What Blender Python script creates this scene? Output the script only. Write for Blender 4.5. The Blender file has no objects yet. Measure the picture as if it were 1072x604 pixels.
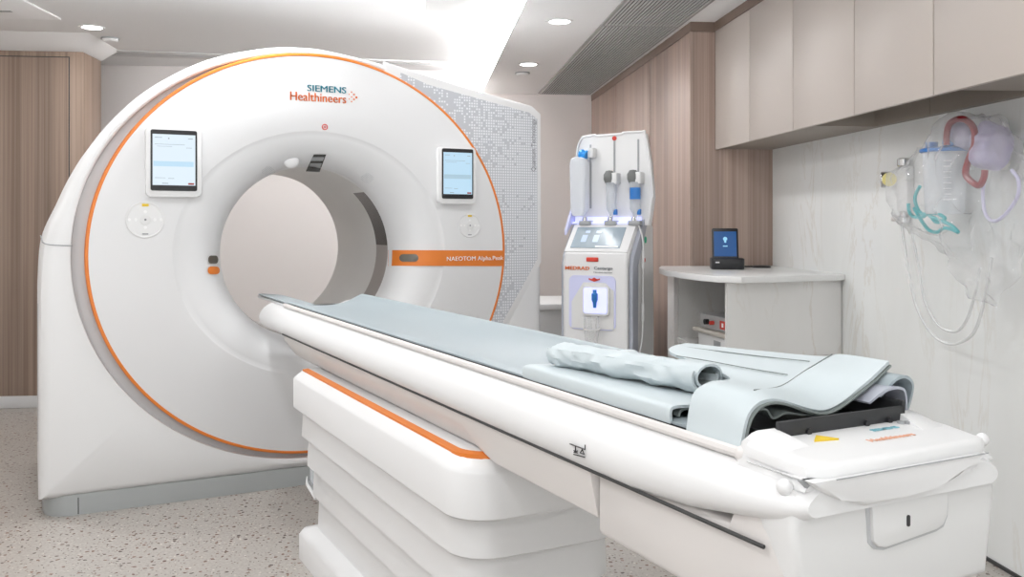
import bpy, bmesh, math, random
from mathutils import Vector, Matrix, noise

scene = bpy.context.scene
col = scene.collection
random.seed(7)
PI = math.pi

# ------------------------------------------------------------------ camera
F, HOR, CX, EYE = 965.0, 234.0, 536.0, 1.2        # focal length in pixels, horizon row, centre column, eye height
YAW = math.atan(98 / F)
GA = math.atan(502 / F)
cam_d = bpy.data.cameras.new('camera'); cam = bpy.data.objects.new('camera', cam_d); col.objects.link(cam)
cam_d.sensor_width = 36; cam_d.sensor_fit = 'HORIZONTAL'; cam_d.lens = 36 * F / 1072
cam_d.shift_y = -(302 - HOR) / 1072
cam_d.clip_start = .02
cam.location = (0, 0, EYE); cam.rotation_euler = (PI / 2, 0, -YAW)
scene.camera = cam

# ------------------------------------------------------------------ world, exposure, lamps
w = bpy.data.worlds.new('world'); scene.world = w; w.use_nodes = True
# added fill through the open side behind the viewer, brighter below for the ceiling
UPPER_FILL_E, LOWER_FILL_E = .2, 4.4
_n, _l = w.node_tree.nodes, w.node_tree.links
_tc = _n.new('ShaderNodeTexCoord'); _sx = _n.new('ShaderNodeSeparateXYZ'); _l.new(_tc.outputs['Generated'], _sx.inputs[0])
_mr = _n.new('ShaderNodeMapRange'); _l.new(_sx.outputs['Z'], _mr.inputs[0]); _mr.inputs[1].default_value = -.02; _mr.inputs[2].default_value = .02; _mr.inputs[3].default_value = LOWER_FILL_E; _mr.inputs[4].default_value = UPPER_FILL_E
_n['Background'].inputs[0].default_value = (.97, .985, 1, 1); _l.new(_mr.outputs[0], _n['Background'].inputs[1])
scene.view_settings.view_transform = 'Standard'; scene.view_settings.look = 'None'
scene.view_settings.exposure = 0.0; scene.view_settings.gamma = 1
scene.view_settings.use_curve_mapping = False
LAMP_W, COVE_E = 9.6, 108.0
Z_LOW, Z_UP = 2.345, 2.40
# ceiling downlights, seen ones first, then unseen ones added for room light: (x, y, ceiling height, watts factor)
LOW_SPOTS = [(.795, 5.16), (.785, 6.57), (.80, 3.7), (.80, 2.2), (.80, .6), (.80, -.6)]
UP_SPOTS = [(-1.982, 5.856), (-2.07, 4.2), (-2.07, 2.2), (-2.07, .2), (-.75, 4.1), (-.75, 2.6), (-.75, 1.0), (-.75, -.6)]

# ------------------------------------------------------------------ pixel helpers (photo pixel -> point on a known plane)
def _ray(x): return ((x - CX) / F, 1.0)
_rx = (math.cos(YAW), math.sin(YAW)); _ry = (-math.sin(YAW), math.cos(YAW))
_gu = (math.cos(GA), math.sin(GA)); _gv = (-math.sin(GA), math.cos(GA))
def _dot(a, b): return a[0] * b[0] + a[1] * b[1]
def _pt(x, y, ex, ey, a, b, z):
    d = _ray(x)
    if a is not None: Z = a / _dot(d, ex)
    elif b is not None: Z = b / _dot(d, ey)
    else: Z = (EYE - z) * F / (y - HOR)
    return Vector((Z * _dot(d, ex), Z * _dot(d, ey), EYE - (y - HOR) / F * Z))
def room(x, y, X=None, Y=None, z=None): return _pt(x, y, _rx, _ry, X, Y, z)
def gan(x, y, U=None, A=None, z=None): return _pt(x, y, _gu, _gv, U, A, z)
ROT = GA - YAW
def g2w(U, A, z=0): return Vector((U * math.cos(ROT) - A * math.sin(ROT), U * math.sin(ROT) + A * math.cos(ROT), z))

# ------------------------------------------------------------------ materials
def mat(name, c, rough=.4, metal=0, spec=.5, alpha=1, emit=0, ecol=None, coat=0, trans=0):
    m = bpy.data.materials.new(name); m.use_nodes = True
    p = m.node_tree.nodes['Principled BSDF']
    p.inputs['Base Color'].default_value = (*c, 1); p.inputs['Roughness'].default_value = rough
    p.inputs['Metallic'].default_value = metal; p.inputs['Specular IOR Level'].default_value = spec
    p.inputs['Alpha'].default_value = alpha; p.inputs['Coat Weight'].default_value = coat
    p.inputs['Transmission Weight'].default_value = trans
    if emit:
        p.inputs['Emission Color'].default_value = (*(ecol or c), 1); p.inputs['Emission Strength'].default_value = emit
    return m
def nodes(m):
    nt = m.node_tree
    return nt, nt.nodes, nt.links, nt.nodes['Principled BSDF']
def coords(nt, scale=(1, 1, 1)):
    t = nt.nodes.new('ShaderNodeTexCoord'); mp = nt.nodes.new('ShaderNodeMapping')
    mp.inputs['Scale'].default_value = scale
    nt.links.new(t.outputs['Object'], mp.inputs['Vector']); return mp.outputs['Vector']
def ramp(nt, fac, stops):
    r = nt.nodes.new('ShaderNodeValToRGB'); e = r.color_ramp.elements
    while len(e) < len(stops): e.new(.5)
    for k, (p, c) in enumerate(stops): e[k].position = p; e[k].color = (*c, 1)
    nt.links.new(fac, r.inputs['Fac']); return r.outputs['Color']
def mixc(nt, fac, a, b, mode='MIX'):
    n = nt.nodes.new('ShaderNodeMix'); n.data_type = 'RGBA'; n.blend_type = mode
    if isinstance(fac, float): n.inputs[0].default_value = fac
    else: nt.links.new(fac, n.inputs[0])
    for s, v in ((n.inputs[6], a), (n.inputs[7], b)):
        if isinstance(v, tuple): s.default_value = (*v, 1)
        else: nt.links.new(v, s)
    return n.outputs[2]

def wood_mat(name, base, dark):
    m = mat(name, base, .45, spec=.35); nt, N, L, p = nodes(m)
    v = coords(nt, (70, 70, .35)); n = N.new('ShaderNodeTexNoise'); L.new(v, n.inputs['Vector'])
    n.inputs['Scale'].default_value = 1; n.inputs['Detail'].default_value = 5; n.inputs['Roughness'].default_value = .65
    v2 = coords(nt, (9, 9, .12)); n2 = N.new('ShaderNodeTexNoise'); L.new(v2, n2.inputs['Vector']); n2.inputs['Scale'].default_value = 1
    c1 = ramp(nt, n.outputs['Fac'], [(.33, dark), (.62, base)])
    c2 = ramp(nt, n2.outputs['Fac'], [(.3, (.8, .8, .8)), (.7, (1.1, 1.08, 1.06))])
    L.new(mixc(nt, 1.0, c1, c2, 'MULTIPLY'), p.inputs['Base Color']); return m
def floor_mat():
    m = mat('speckled_vinyl', (.46, .42, .37), .33, spec=.4); nt, N, L, p = nodes(m)
    v = coords(nt)
    n = N.new('ShaderNodeTexNoise'); L.new(v, n.inputs['Vector']); n.inputs['Scale'].default_value = 90; n.inputs['Detail'].default_value = 3
    c = ramp(nt, n.outputs['Fac'], [(.3, (.36, .33, .30)), (.7, (.46, .43, .395))])
    for sc, thr, dens, a, b in ((42, .27, .50, (.06, .028, .02), (.20, .09, .055)), (75, .25, .55, (.08, .06, .05), (.22, .15, .11)), (60, .26, .8, (.62, .58, .52), (.56, .52, .46))):
        vo = N.new('ShaderNodeTexVoronoi'); vo.inputs['Scale'].default_value = sc
        wv = N.new('ShaderNodeTexNoise'); wv.inputs['Scale'].default_value = sc * 1.4; L.new(v, wv.inputs['Vector'])
        ad = N.new('ShaderNodeMixRGB'); ad.blend_type = 'ADD'; ad.inputs[0].default_value = .35 / sc * 2; L.new(v, ad.inputs[1]); L.new(wv.outputs['Color'], ad.inputs[2])
        L.new(ad.outputs[0], vo.inputs['Vector'])
        lt = N.new('ShaderNodeMath'); lt.operation = 'LESS_THAN'; L.new(vo.outputs['Distance'], lt.inputs[0]); lt.inputs[1].default_value = thr
        se = N.new('ShaderNodeSeparateColor'); L.new(vo.outputs['Color'], se.inputs[0])
        gt = N.new('ShaderNodeMath'); gt.operation = 'GREATER_THAN'; L.new(se.outputs[0], gt.inputs[0]); gt.inputs[1].default_value = dens
        mu = N.new('ShaderNodeMath'); mu.operation = 'MULTIPLY'; L.new(lt.outputs[0], mu.inputs[0]); L.new(gt.outputs[0], mu.inputs[1])
        fc = ramp(nt, se.outputs[1], [(.2, a), (.8, b)])
        c = mixc(nt, mu.outputs[0], c, fc)
    L.new(c, p.inputs['Base Color']); return m
def marble_mat(name, base=(.78, .79, .77)):
    m = mat(name, base, .22, spec=.45); nt, N, L, p = nodes(m)
    v = coords(nt, (1.2, 1.5, .45)); n = N.new('ShaderNodeTexNoise'); L.new(v, n.inputs['Vector'])
    n.inputs['Scale'].default_value = 1.6; n.inputs['Detail'].default_value = 7; n.inputs['Roughness'].default_value = .62; n.inputs['Distortion'].default_value = 1.6
    c = ramp(nt, n.outputs['Fac'], [(.47, base), (.495, (base[0] * .9, base[1] * .87, base[2] * .83)), (.515, base)])
    n2 = N.new('ShaderNodeTexNoise'); n2.inputs['Scale'].default_value = 2.2; n2.inputs['Detail'].default_value = 4; L.new(v, n2.inputs['Vector'])
    c2 = ramp(nt, n2.outputs['Fac'], [(.35, (.94, .94, .93)), (.65, (1, 1, 1))])
    k = ramp(nt, n2.outputs['Fac'], [(.40, (0, 0, 0)), (.62, (1, 1, 1))])
    c = mixc(nt, k, base, c)
    L.new(mixc(nt, 1.0, c, c2, 'MULTIPLY'), p.inputs['Base Color']); return m
def dot_mat():
    # grey panel printed with a grid of small pale squares that thins out in patches
    m = mat('dotted_grey', (.52, .535, .57), .4); nt, N, L, p = nodes(m)
    v = coords(nt)
    s = N.new('ShaderNodeSeparateXYZ'); L.new(v, s.inputs[0])
    def cell(o):
        k = N.new('ShaderNodeMath'); k.operation = 'MULTIPLY'; L.new(o, k.inputs[0]); k.inputs[1].default_value = 1 / .0135
        fr = N.new('ShaderNodeMath'); fr.operation = 'FRACT'; L.new(k.outputs[0], fr.inputs[0])
        lt = N.new('ShaderNodeMath'); lt.operation = 'LESS_THAN'; L.new(fr.outputs[0], lt.inputs[0]); lt.inputs[1].default_value = .62
        fl = N.new('ShaderNodeMath'); fl.operation = 'FLOOR'; L.new(k.outputs[0], fl.inputs[0]); return lt.outputs[0], fl.outputs[0]
    a, fa = cell(s.outputs['X']); b, fb = cell(s.outputs['Z'])
    mu = N.new('ShaderNodeMath'); mu.operation = 'MULTIPLY'; L.new(a, mu.inputs[0]); L.new(b, mu.inputs[1])
    cb = N.new('ShaderNodeCombineXYZ'); L.new(fa, cb.inputs[0]); L.new(fb, cb.inputs[1])
    wn = N.new('ShaderNodeTexWhiteNoise'); wn.noise_dimensions = '2D'; L.new(cb.outputs[0], wn.inputs['Vector'])
    pn = N.new('ShaderNodeTexNoise'); pn.inputs['Scale'].default_value = .09; pn.inputs['Detail'].default_value = 2; L.new(cb.outputs[0], pn.inputs['Vector'])
    # more dots towards the outer edge of the panel, as printed on the real cover
    gx = N.new('ShaderNodeMapRange'); L.new(s.outputs['X'], gx.inputs[0]); gx.inputs[1].default_value = .45; gx.inputs[2].default_value = 1.15; gx.inputs[3].default_value = -.40; gx.inputs[4].default_value = .18
    ad = N.new('ShaderNodeMath'); ad.operation = 'ADD'; L.new(pn.outputs['Fac'], ad.inputs[0]); L.new(gx.outputs[0], ad.inputs[1])
    gt = N.new('ShaderNodeMath'); gt.operation = 'LESS_THAN'; L.new(wn.outputs['Value'], gt.inputs[0]); 
    k2 = N.new('ShaderNodeMath'); k2.operation = 'MULTIPLY'; L.new(ad.outputs[0], k2.inputs[0]); k2.inputs[1].default_value = 1.6
    L.new(k2.outputs[0], gt.inputs[1])
    m2 = N.new('ShaderNodeMath'); m2.operation = 'MULTIPLY'; L.new(mu.outputs[0], m2.inputs[0]); L.new(gt.outputs[0], m2.inputs[1])
    L.new(mixc(nt, m2.outputs[0], (.52, .535, .57), (.80, .815, .84)), p.inputs['Base Color']); return m
def film_mat(name, c, cover, rough=.12):
    m = bpy.data.materials.new(name); m.use_nodes = True; nt = m.node_tree; N, L = nt.nodes, nt.links
    out = N['Material Output']; p = N['Principled BSDF']; p.inputs['Base Color'].default_value = (*c, 1); p.inputs['Roughness'].default_value = rough
    t = N.new('ShaderNodeBsdfTransparent'); x = N.new('ShaderNodeMixShader')
    fr = N.new('ShaderNodeLayerWeight'); fr.inputs['Blend'].default_value = .35
    mr = N.new('ShaderNodeMapRange'); L.new(fr.outputs['Facing'], mr.inputs[0]); mr.inputs[3].default_value = cover; mr.inputs[4].default_value = min(1, cover * 1.6 + .18)
    L.new(mr.outputs[0], x.inputs[0]); L.new(t.outputs[0], x.inputs[1]); L.new(p.outputs[0], x.inputs[2]); L.new(x.outputs[0], out.inputs['Surface']); return m
def screen_mat(name, c, s):
    return mat(name, (.02, .02, .02), .15, emit=s, ecol=c)

M = dict(
    white=mat('white_plastic', (.78, .78, .78), .32),
    white2=mat('white_plastic_soft', (.75, .75, .745), .5),
    disc=mat('white_front_cover', (.75, .75, .755), .35),
    grey=mat('groove_grey', (.52, .53, .54), .45),
    plinth=mat('plinth_grey', (.42, .44, .44), .4),
    orange=mat('orange_trim', (.76, .21, .028), .4),
    skirt=mat('warm_white_plastic', (.72, .69, .67), .45),
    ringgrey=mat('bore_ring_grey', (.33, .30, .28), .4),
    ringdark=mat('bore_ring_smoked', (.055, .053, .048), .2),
    bore=mat('bore_liner', (.70, .69, .67), .4),
    black=mat('black_plastic', (.015, .015, .017), .35),
    blackmat=mat('charcoal_tray', (.025, .026, .028), .5),
    dark=mat('dark_gap', (.05, .05, .05), .7),
    chrome=mat('brushed_metal', (.62, .62, .62), .25, 1),
    greyp=mat('grey_plastic', (.36, .37, .38), .4),
    headgrey=mat('charcoal_grey_plastic', (.17, .175, .17), .4),
    midgrey=mat('injector_grey', (.42, .44, .50), .4),
    fabric=mat('pale_blue_grey_vinyl', (.35, .405, .43), .42, spec=.4),
    fabric2=mat('pale_blue_cover_cloth', (.56, .62, .64), .5, spec=.35),
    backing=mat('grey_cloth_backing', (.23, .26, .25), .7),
    cabinet=mat('taupe_laminate', (.55, .49, .445), .42, spec=.5),
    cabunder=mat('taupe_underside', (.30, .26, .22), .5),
    wallw=mat('painted_wall', (.86, .82, .80), .7),
    ceil=mat('ceiling_paint', (.92, .92, .92), .8),
    ceillow=mat('ceiling_paint_low', (.92, .92, .92), .8),
    wood=wood_mat('striped_wood_laminate', (.47, .365, .315), (.315, .23, .19)),
    woodl=wood_mat('striped_wood_laminate_brown', (.36, .27, .215), (.24, .17, .13)),
    woodtrim=mat('brown_wood_trim', (.20, .14, .11), .5),
    floor=floor_mat(), marble=marble_mat('veined_marble_panel', (.85, .86, .85)), counter=marble_mat('counter_stone', (.83, .82, .805)),
    ctop=mat('counter_top_stone', (.82, .82, .81), .25),
    dots=dot_mat(),
    lamp=mat('lamp_diffuser', (1, 1, 1), .5, emit=14), led=mat('led_strip_glow', (1, 1, 1), .5, emit=COVE_E),
    slat=mat('vent_slat', (.62, .62, .62), .5),
    vent=mat('vent_metal', (.36, .36, .36), .45, .3), ventback=mat('vent_shadow_box', (.03, .03, .03), .8),
    skirting=mat('skirting_grey', (.66, .66, .66), .5),
    teal=mat('teal_text', (.015, .22, .30), .5), otext=mat('orange_text', (.74, .16, .03), .5),
    palteal=mat('pale_teal_text', (.22, .50, .58), .5), palorange=mat('pale_orange_text', (.80, .42, .28), .5),
    wtext=mat('white_text', (.9, .9, .9), .5), gtext=mat('grey_text', (.22, .23, .25), .6),
    yellow=mat('yellow_mark', (.80, .56, .03), .5), redm=mat('red_mark', (.62, .05, .03), .5),
    screen=screen_mat('screen_pale_blue', (.78, .90, 1.0), .95), screenb=screen_mat('screen_blue', (.56, .80, .98), .92),
    uiblue=screen_mat('screen_blue_bar', (.55, .78, .93), .75), uigrey=screen_mat('screen_grey_line', (.45, .55, .62), .5), uired=screen_mat('screen_red_button', (.5, .06, .05), .6),
    dockscr=screen_mat('dock_screen_blue', (.012, .085, .27), .9), docklit=screen_mat('dock_screen_light', (.35, .75, 1), .9),
    injscr=mat('injector_glass', (.22, .27, .31), .12, emit=.10, ecol=(.6, .75, .9)),
    injlit=screen_mat('injector_screen_tile', (.55, .70, .95), .8),
    glow=mat('violet_backlight', (.55, .58, .95), .4, emit=.75, ecol=(.58, .60, 1.0)),
    paleblue=mat('violet_tinted_plastic', (.66, .68, .92), .4),
    blue=mat('blue_plastic', (.03, .19, .55), .35), blue2=mat('bright_blue_cap', (.02, .30, .75), .35),
    red=mat('dark_red_tube', (.26, .006, .012), .3), tealt=mat('teal_tube', (.02, .42, .45), .3),
    lav=film_mat('lavender_vinyl', (.55, .50, .72), .5, .3), film=film_mat('clear_bag_film', (.88, .89, .90), .13, .06),
    clear=film_mat('clear_plastic', (.80, .84, .88), .38, .15), tube=film_mat('clear_tube', (.85, .86, .86), .45, .2),
    milky=film_mat('milky_plastic', (.86, .89, .93), .55, .2), cup=film_mat('clear_cup', (.85, .86, .86), .25, .15),
    glove=mat('white_paper_pouch', (.74, .73, .70), .7), beige=mat('beige_device', (.60, .56, .50), .5),
    silver=mat('silver_device', (.50, .50, .50), .35, .4), gauge=mat('yellow_gauge_face', (.80, .70, .25), .4),
    lavt=mat('lavender_tube', (.62, .60, .78), .35), green=mat('green_sticker', (.02, .45, .25), .5),
    sensor=mat('smoked_sensor', (.16, .15, .13), .15, .4),
)

# ------------------------------------------------------------------ mesh helpers
def obj(name, bm, m, parent=None, ang=35, loc=None):
    bmesh.ops.recalc_face_normals(bm, faces=bm.faces[:])
    me = bpy.data.meshes.new(name); bm.to_mesh(me); bm.free()
    for p in me.polygons: p.use_smooth = True
    me.set_sharp_from_angle(angle=math.radians(ang))
    me.materials.append(m if not isinstance(m, str) else M[m])
    o = bpy.data.objects.new(name, me); col.objects.link(o)
    if parent is not None: o.parent = parent
    if loc is not None: o.location = loc
    return o
def tag(o, label, cat=None, group=None, kind=None):
    o['label'] = label
    if cat: o['category'] = cat
    if group: o['group'] = group
    if kind: o['kind'] = kind
    return o
def empty(name, loc, rz=0):
    o = bpy.data.objects.new(name, None); col.objects.link(o); o.location = loc; o.rotation_euler = (0, 0, rz)
    o.empty_display_size = .1; return o
def copy_tree(o, parent=None):
    c = o.copy(); col.objects.link(c)
    if parent is not None: c.parent = parent
    for ch in list(o.children): copy_tree(ch, c)
    return c
def BM(): return bmesh.new()
def box(bm, x0, x1, y0, y1, z0, z1, bev=0, seg=2):
    r = bmesh.ops.create_cube(bm, size=1); vs = r['verts']
    for v in vs: v.co = Vector(((x0 + x1) / 2 + v.co.x * (x1 - x0), (y0 + y1) / 2 + v.co.y * (y1 - y0), (z0 + z1) / 2 + v.co.z * (z1 - z0)))
    if bev:
        es = list({e for v in vs for e in v.link_edges})
        bmesh.ops.bevel(bm, geom=es, offset=bev, segments=seg, profile=.5, affect='EDGES')
    return bm
def B(*a, **k): return box(BM(), *a, **k)
def loft(bm, rings, cap0=False, cap1=False, closed=True):
    R = [[bm.verts.new(p) for p in r] for r in rings]; n = len(R[0])
    for a, b in zip(R, R[1:]):
        for i in range(n if closed else n - 1):
            j = (i + 1) % n
            try: bm.faces.new((a[i], a[j], b[j], b[i]))
            except ValueError: pass
    if cap0: bm.faces.new(R[0][::-1])
    if cap1: bm.faces.new(R[-1])
    return R
def prism(bm, pts, axis, a, b, bev=0, seg=2):
    """extrude a 2-D outline along axis from a to b"""
    f = {'x': lambda p, t: (t, p[0], p[1]), 'y': lambda p, t: (p[0], t, p[1]), 'z': lambda p, t: (p[0], p[1], t)}[axis]
    n0 = len(bm.verts)
    v0 = [bm.verts.new(f(p, a)) for p in pts]; v1 = [bm.verts.new(f(p, b)) for p in pts]
    n = len(pts); fs = [bm.faces.new(v0), bm.faces.new(v1[::-1])]
    for i in range(n): fs.append(bm.faces.new((v0[i], v1[i], v1[(i + 1) % n], v0[(i + 1) % n])))
    if bev:
        es = list(set(fs[0].edges) | set(fs[1].edges))
        bmesh.ops.bevel(bm, geom=es, offset=bev, segments=seg, profile=.5, affect='EDGES')
    return bm
def rrect(x0, x1, y0, y1, r, n=6):
    if not isinstance(r, (tuple, list)): r = (r,) * 4
    out = []
    for k, (cx, cy, sx, sy) in enumerate(((x1, y1, -1, -1), (x0, y1, 1, -1), (x0, y0, 1, 1), (x1, y0, -1, 1))):
        q = r[k]
        for i in range(n + 1):
            t = (k + i / n) * PI / 2
            out.append((cx + sx * q + q * math.cos(t), cy + sy * q + q * math.sin(t)))
    return out
def smooth_path(pts, n=8, closed=False):
    P = [Vector(p) for p in pts]; out = []
    m = len(P)
    for i in range(m if closed else m - 1):
        g = lambda k: P[k % m] if closed else P[max(0, min(m - 1, k))]
        p0, p1, p2, p3 = g(i - 1), g(i), g(i + 1), g(i + 2)
        for j in range(n):
            t = j / n
            out.append(.5 * ((2 * p1) + (p2 - p0) * t + (2 * p0 - 5 * p1 + 4 * p2 - p3) * t * t + (3 * p1 - p0 - 3 * p2 + p3) * t ** 3))
    if not closed: out.append(P[-1])
    return out
def tube(bm, pts, r, k=8, caps=True):
    P = [Vector(p) for p in pts]; rings = []; up = None
    for i, p in enumerate(P):
        t = (P[min(i + 1, len(P) - 1)] - P[max(i - 1, 0)]).normalized()
        if up is None: up = t.orthogonal().normalized()
        up = (up - t * up.dot(t)).normalized() if (up - t * up.dot(t)).length > 1e-6 else t.orthogonal().normalized()
        s = t.cross(up); rr = r[i] if isinstance(r, (list, tuple)) else r
        rings.append([p + (up * math.cos(2 * PI * j / k) + s * math.sin(2 * PI * j / k)) * rr for j in range(k)])
    loft(bm, rings, caps, caps); return bm
def lathe(bm, prof, n=28, c=(0, 0, 0), axis='z', caps=True):
    c = Vector(c); rings = []
    for r, h in prof:
        ring = []
        for i in range(n):
            a = 2 * PI * i / n; u, v = r * math.cos(a), r * math.sin(a)
            ring.append(c + Vector({'z': (u, v, h), 'y': (u, h, v), 'x': (h, u, v)}[axis]))
        rings.append(ring)
    loft(bm, rings, caps, caps); return bm
def cr(a, b, c, d, t): return .5 * (2 * b + (c - a) * t + (2 * a - 5 * b + 4 * c - d) * t * t + (3 * b - a - 3 * c + d) * t ** 3)
def sheet(ctrl, nu=8, nv=8, thick=.005, wob=0, sc=9):
    """smooth sheet through a grid of control points, given thickness; returns front bmesh (closed solid)"""
    C = [[Vector(p) for p in r] for r in ctrl]; R, K = len(C), len(C[0])
    def at(i, j): return C[max(0, min(R - 1, i))][max(0, min(K - 1, j))]
    rows = []
    for a in range((R - 1) * nu + 1):
        i, t = min(a // nu, R - 2), a / nu - min(a // nu, R - 2); row = []
        for b in range((K - 1) * nv + 1):
            j, s = min(b // nv, K - 2), b / nv - min(b // nv, K - 2)
            q = [cr(at(i + d, j - 1), at(i + d, j), at(i + d, j + 1), at(i + d, j + 2), s) for d in (-1, 0, 1, 2)]
            row.append(cr(*q, t))
        rows.append(row)
    nr, nc = len(rows), len(rows[0]); N = [[None] * nc for _ in range(nr)]
    for a in range(nr):
        for b in range(nc):
            du = rows[min(a + 1, nr - 1)][b] - rows[max(a - 1, 0)][b]; dv = rows[a][min(b + 1, nc - 1)] - rows[a][max(b - 1, 0)]
            n = du.cross(dv)
            N[a][b] = n.normalized() if n.length > 1e-9 else Vector((0, 0, 1))
    if N[nr // 2][nc // 2].z < 0: N = [[-n for n in r] for r in N]
    if wob: rows = [[p + n * wob * noise.noise(p * sc) for p, n in zip(r, nn)] for r, nn in zip(rows, N)]
    bm = BM()
    T = [[bm.verts.new(p) for p in r] for r in rows]; U = [[bm.verts.new(p - n * thick) for p, n in zip(r, nn)] for r, nn in zip(rows, N)]
    for a in range(nr - 1):
        for b in range(nc - 1):
            bm.faces.new((T[a][b], T[a][b + 1], T[a + 1][b + 1], T[a + 1][b])); bm.faces.new((U[a][b], U[a + 1][b], U[a + 1][b + 1], U[a][b + 1]))
    per = [(0, b) for b in range(nc)] + [(a, nc - 1) for a in range(1, nr)] + [(nr - 1, b) for b in range(nc - 2, -1, -1)] + [(a, 0) for a in range(nr - 2, 0, -1)]
    for k in range(len(per)):
        (a, b), (c, d) = per[k], per[(k + 1) % len(per)]
        bm.faces.new((T[a][b], U[a][b], U[c][d], T[c][d]))
    return bm
FRONT = Matrix(((1, 0, 0, 0), (0, 0, -1, 0), (0, 1, 0, 0), (0, 0, 0, 1)))     # text standing up, facing local -y
def text(name, s, width, m, parent, mtx, extrude=.0006, bold=0, height=None, heavy=0):
    cu = bpy.data.curves.new(name, 'FONT'); cu.body = s; cu.size = 1; cu.align_x = 'CENTER'; cu.align_y = 'CENTER'; cu.extrude = .01; cu.offset = bold; cu.resolution_u = 3
    t = bpy.data.objects.new(name, cu); col.objects.link(t); dg = bpy.context.evaluated_depsgraph_get()
    me = bpy.data.meshes.new_from_object(t.evaluated_get(dg)); bpy.data.objects.remove(t)
    xs = [v.co.x for v in me.vertices]; ys = [v.co.y for v in me.vertices]
    cx, cy = (min(xs) + max(xs)) / 2, (min(ys) + max(ys)) / 2
    sx = width / (max(xs) - min(xs)); sy = height / (max(ys) - min(ys)) if height else sx
    for v in me.vertices: v.co = mtx @ Vector(((v.co.x - cx) * sx, (v.co.y - cy) * sy, v.co.z / .01 * extrude))
    if heavy:                                                   # a second pass of the same letters, slightly shifted, for a bolder stroke
        b_ = bmesh.new(); b_.from_mesh(me); g_ = bmesh.ops.duplicate(b_, geom=b_.verts[:] + b_.edges[:] + b_.faces[:])
        d_ = mtx.to_3x3() @ Vector((heavy, 0, 0))
        for v in g_['geom']:
            if isinstance(v, bmesh.types.BMVert): v.co += d_
        b_.to_mesh(me); b_.free()
    me.materials.clear(); me.materials.append(M[m]); me.name = name
    o = bpy.data.objects.new(name, me); col.objects.link(o)
    if parent is not None: o.parent = parent
    return o
def struct(name, bm, m, label, cat='room surface'): return tag(obj(name, bm, m), label, cat, kind='structure')

# ================================================================== room shell
XR, YB, YL, YBR = 2.02, 5.105, 7.26, 8.12
XL, YF = -4.2, -3.5
struct('floor', B(XL, 2.2, YF, 8.3, -.06, 0), 'floor', 'beige speckled vinyl floor', 'floor')
struct('wall_right', B(XR, XR + .12, YF, YB + .02, 0, Z_UP), 'marble', 'pale veined marble panel wall on the right', 'wall')
struct('baseboard_right', B(XR - .008, XR, YF, 4.1, 0, .012), 'dark', 'thin dark strip along the foot of the marble wall', 'baseboard')
struct('wall_back', B(XL, .47, YL, YBR + .12, 0, Z_UP + .02), 'wallw', 'pale greige painted back wall behind the scanner', 'wall')
struct('wall_recess', B(.471, 2.2, YBR, YBR + .12, 0, Z_LOW), 'wallw', 'pale greige painted back wall of the recess behind the injector', 'wall')
struct('wall_far_left', B(XL - .1, XL, YF, 8.3, 0, Z_UP), 'wallw', 'pale wall at the far left', 'wall')
struct('ceiling', B(XL, .56, YF, 8.3, Z_UP, Z_UP + .06), 'ceil', 'white upper ceiling over the scanner', 'ceiling')
lowc = B(.55, 2.2, YF, 8.3, Z_LOW, Z_UP + .06)
struct('ceiling.001', lowc, 'ceillow', 'lower ceiling strip on the right with the long vent', 'ceiling')
# wood pier on the left, its flush door and an added white soffit, sloped to darken like the ceiling
XP, YP = -2.186, 6.293
struct('wall_left', B(XL, XP, YP, YP + .35, 0, 2.325, bev=.004), 'woodl', 'brown striped wood panelled wall end on the left', 'wall')
struct('door_1', B(-3.35, -2.276, YP - .004, YP + .01, .08, 2.285), 'woodl', 'flush door set in the brown wood panelling', 'door')
gp_ = B(-2.276, -2.270, YP - .003, YP + .01, .08, 2.291); box(gp_, -3.4, -2.270, YP - .003, YP + .01, 2.285, 2.291)
struct('trim_1', gp_, 'dark', 'thin shadow gap around the flush wood door', 'trim')
bm = BM(); _q = [(XL, YP), (XP, YP), (XP, YP + .35), (XL, YP + .35)]; _p = [(XL, YP - .25), (XP + .12, YP - .25), (XP + .12, YP + .35), (XL, YP + .35)]
loft(bm, [[(x, y, 2.326) for x, y in _q], [(x, y, Z_UP - .001) for x, y in _p], [(x, y, Z_UP + .01) for x, y in _p]], True, True)
struct('trim_2', bm, 'ceil', 'added white soffit over the wood panelling, sloped to darken like the ceiling', 'trim')
struct('baseboard_left', B(XL, XP + .004, YP - .012, YP + .352, 0, .078, bev=.003), 'skirting', 'grey skirting along the wood panelling', 'baseboard')

struct('wall_nook', B(.471, .549, YBR, YBR + .12, Z_LOW + .001, Z_UP), 'wallw', 'small piece of wall behind the end of the light strip', 'wall')
# light strip hidden in the cove between the two ceilings
led = obj('light_strip', B(.543, .551, 4.45, 8.1, Z_LOW + .004, Z_UP - .006), 'led')
tag(led, 'bright white light strip along the side of the ceiling step', 'light')

# ================================================================== ceiling fittings
def downlight(x, y, z, label, k=1.0):
    t = tag(empty('downlight', (x, y, z)), label, 'ceiling light', 'round ceiling downlights')
    obj('trim_ring', lathe(BM(), [(.078, -.001), (.076, -.006), (.060, -.006), (.056, .0)], 32, caps=False), 'ceil', t)
    obj('diffuser', lathe(BM(), [(.058, -.003), (.055, -.0045), (.001, -.005)], 32, caps=False), 'lamp', t)
    l = bpy.data.lights.new('downlight_lamp', 'AREA'); l.shape = 'DISK'; l.size = .16; l.energy = LAMP_W * k * (.62 if z < 2.39 else 1.4); l.color = (.97, .985, 1); l.spread = PI
    o = bpy.data.objects.new('downlight_lamp', l); col.objects.link(o); o.parent = t; o.location = (0, 0, -.02)
    return t
names = ['nearer of the two downlights by the long ceiling vent', 'farther of the two downlights, beside a small smoke detector']
for i, (x, y) in enumerate(LOW_SPOTS):
    downlight(x, y, Z_LOW, names[i] if i < 2 else 'unseen round downlight added in the lower ceiling for room light')
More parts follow.
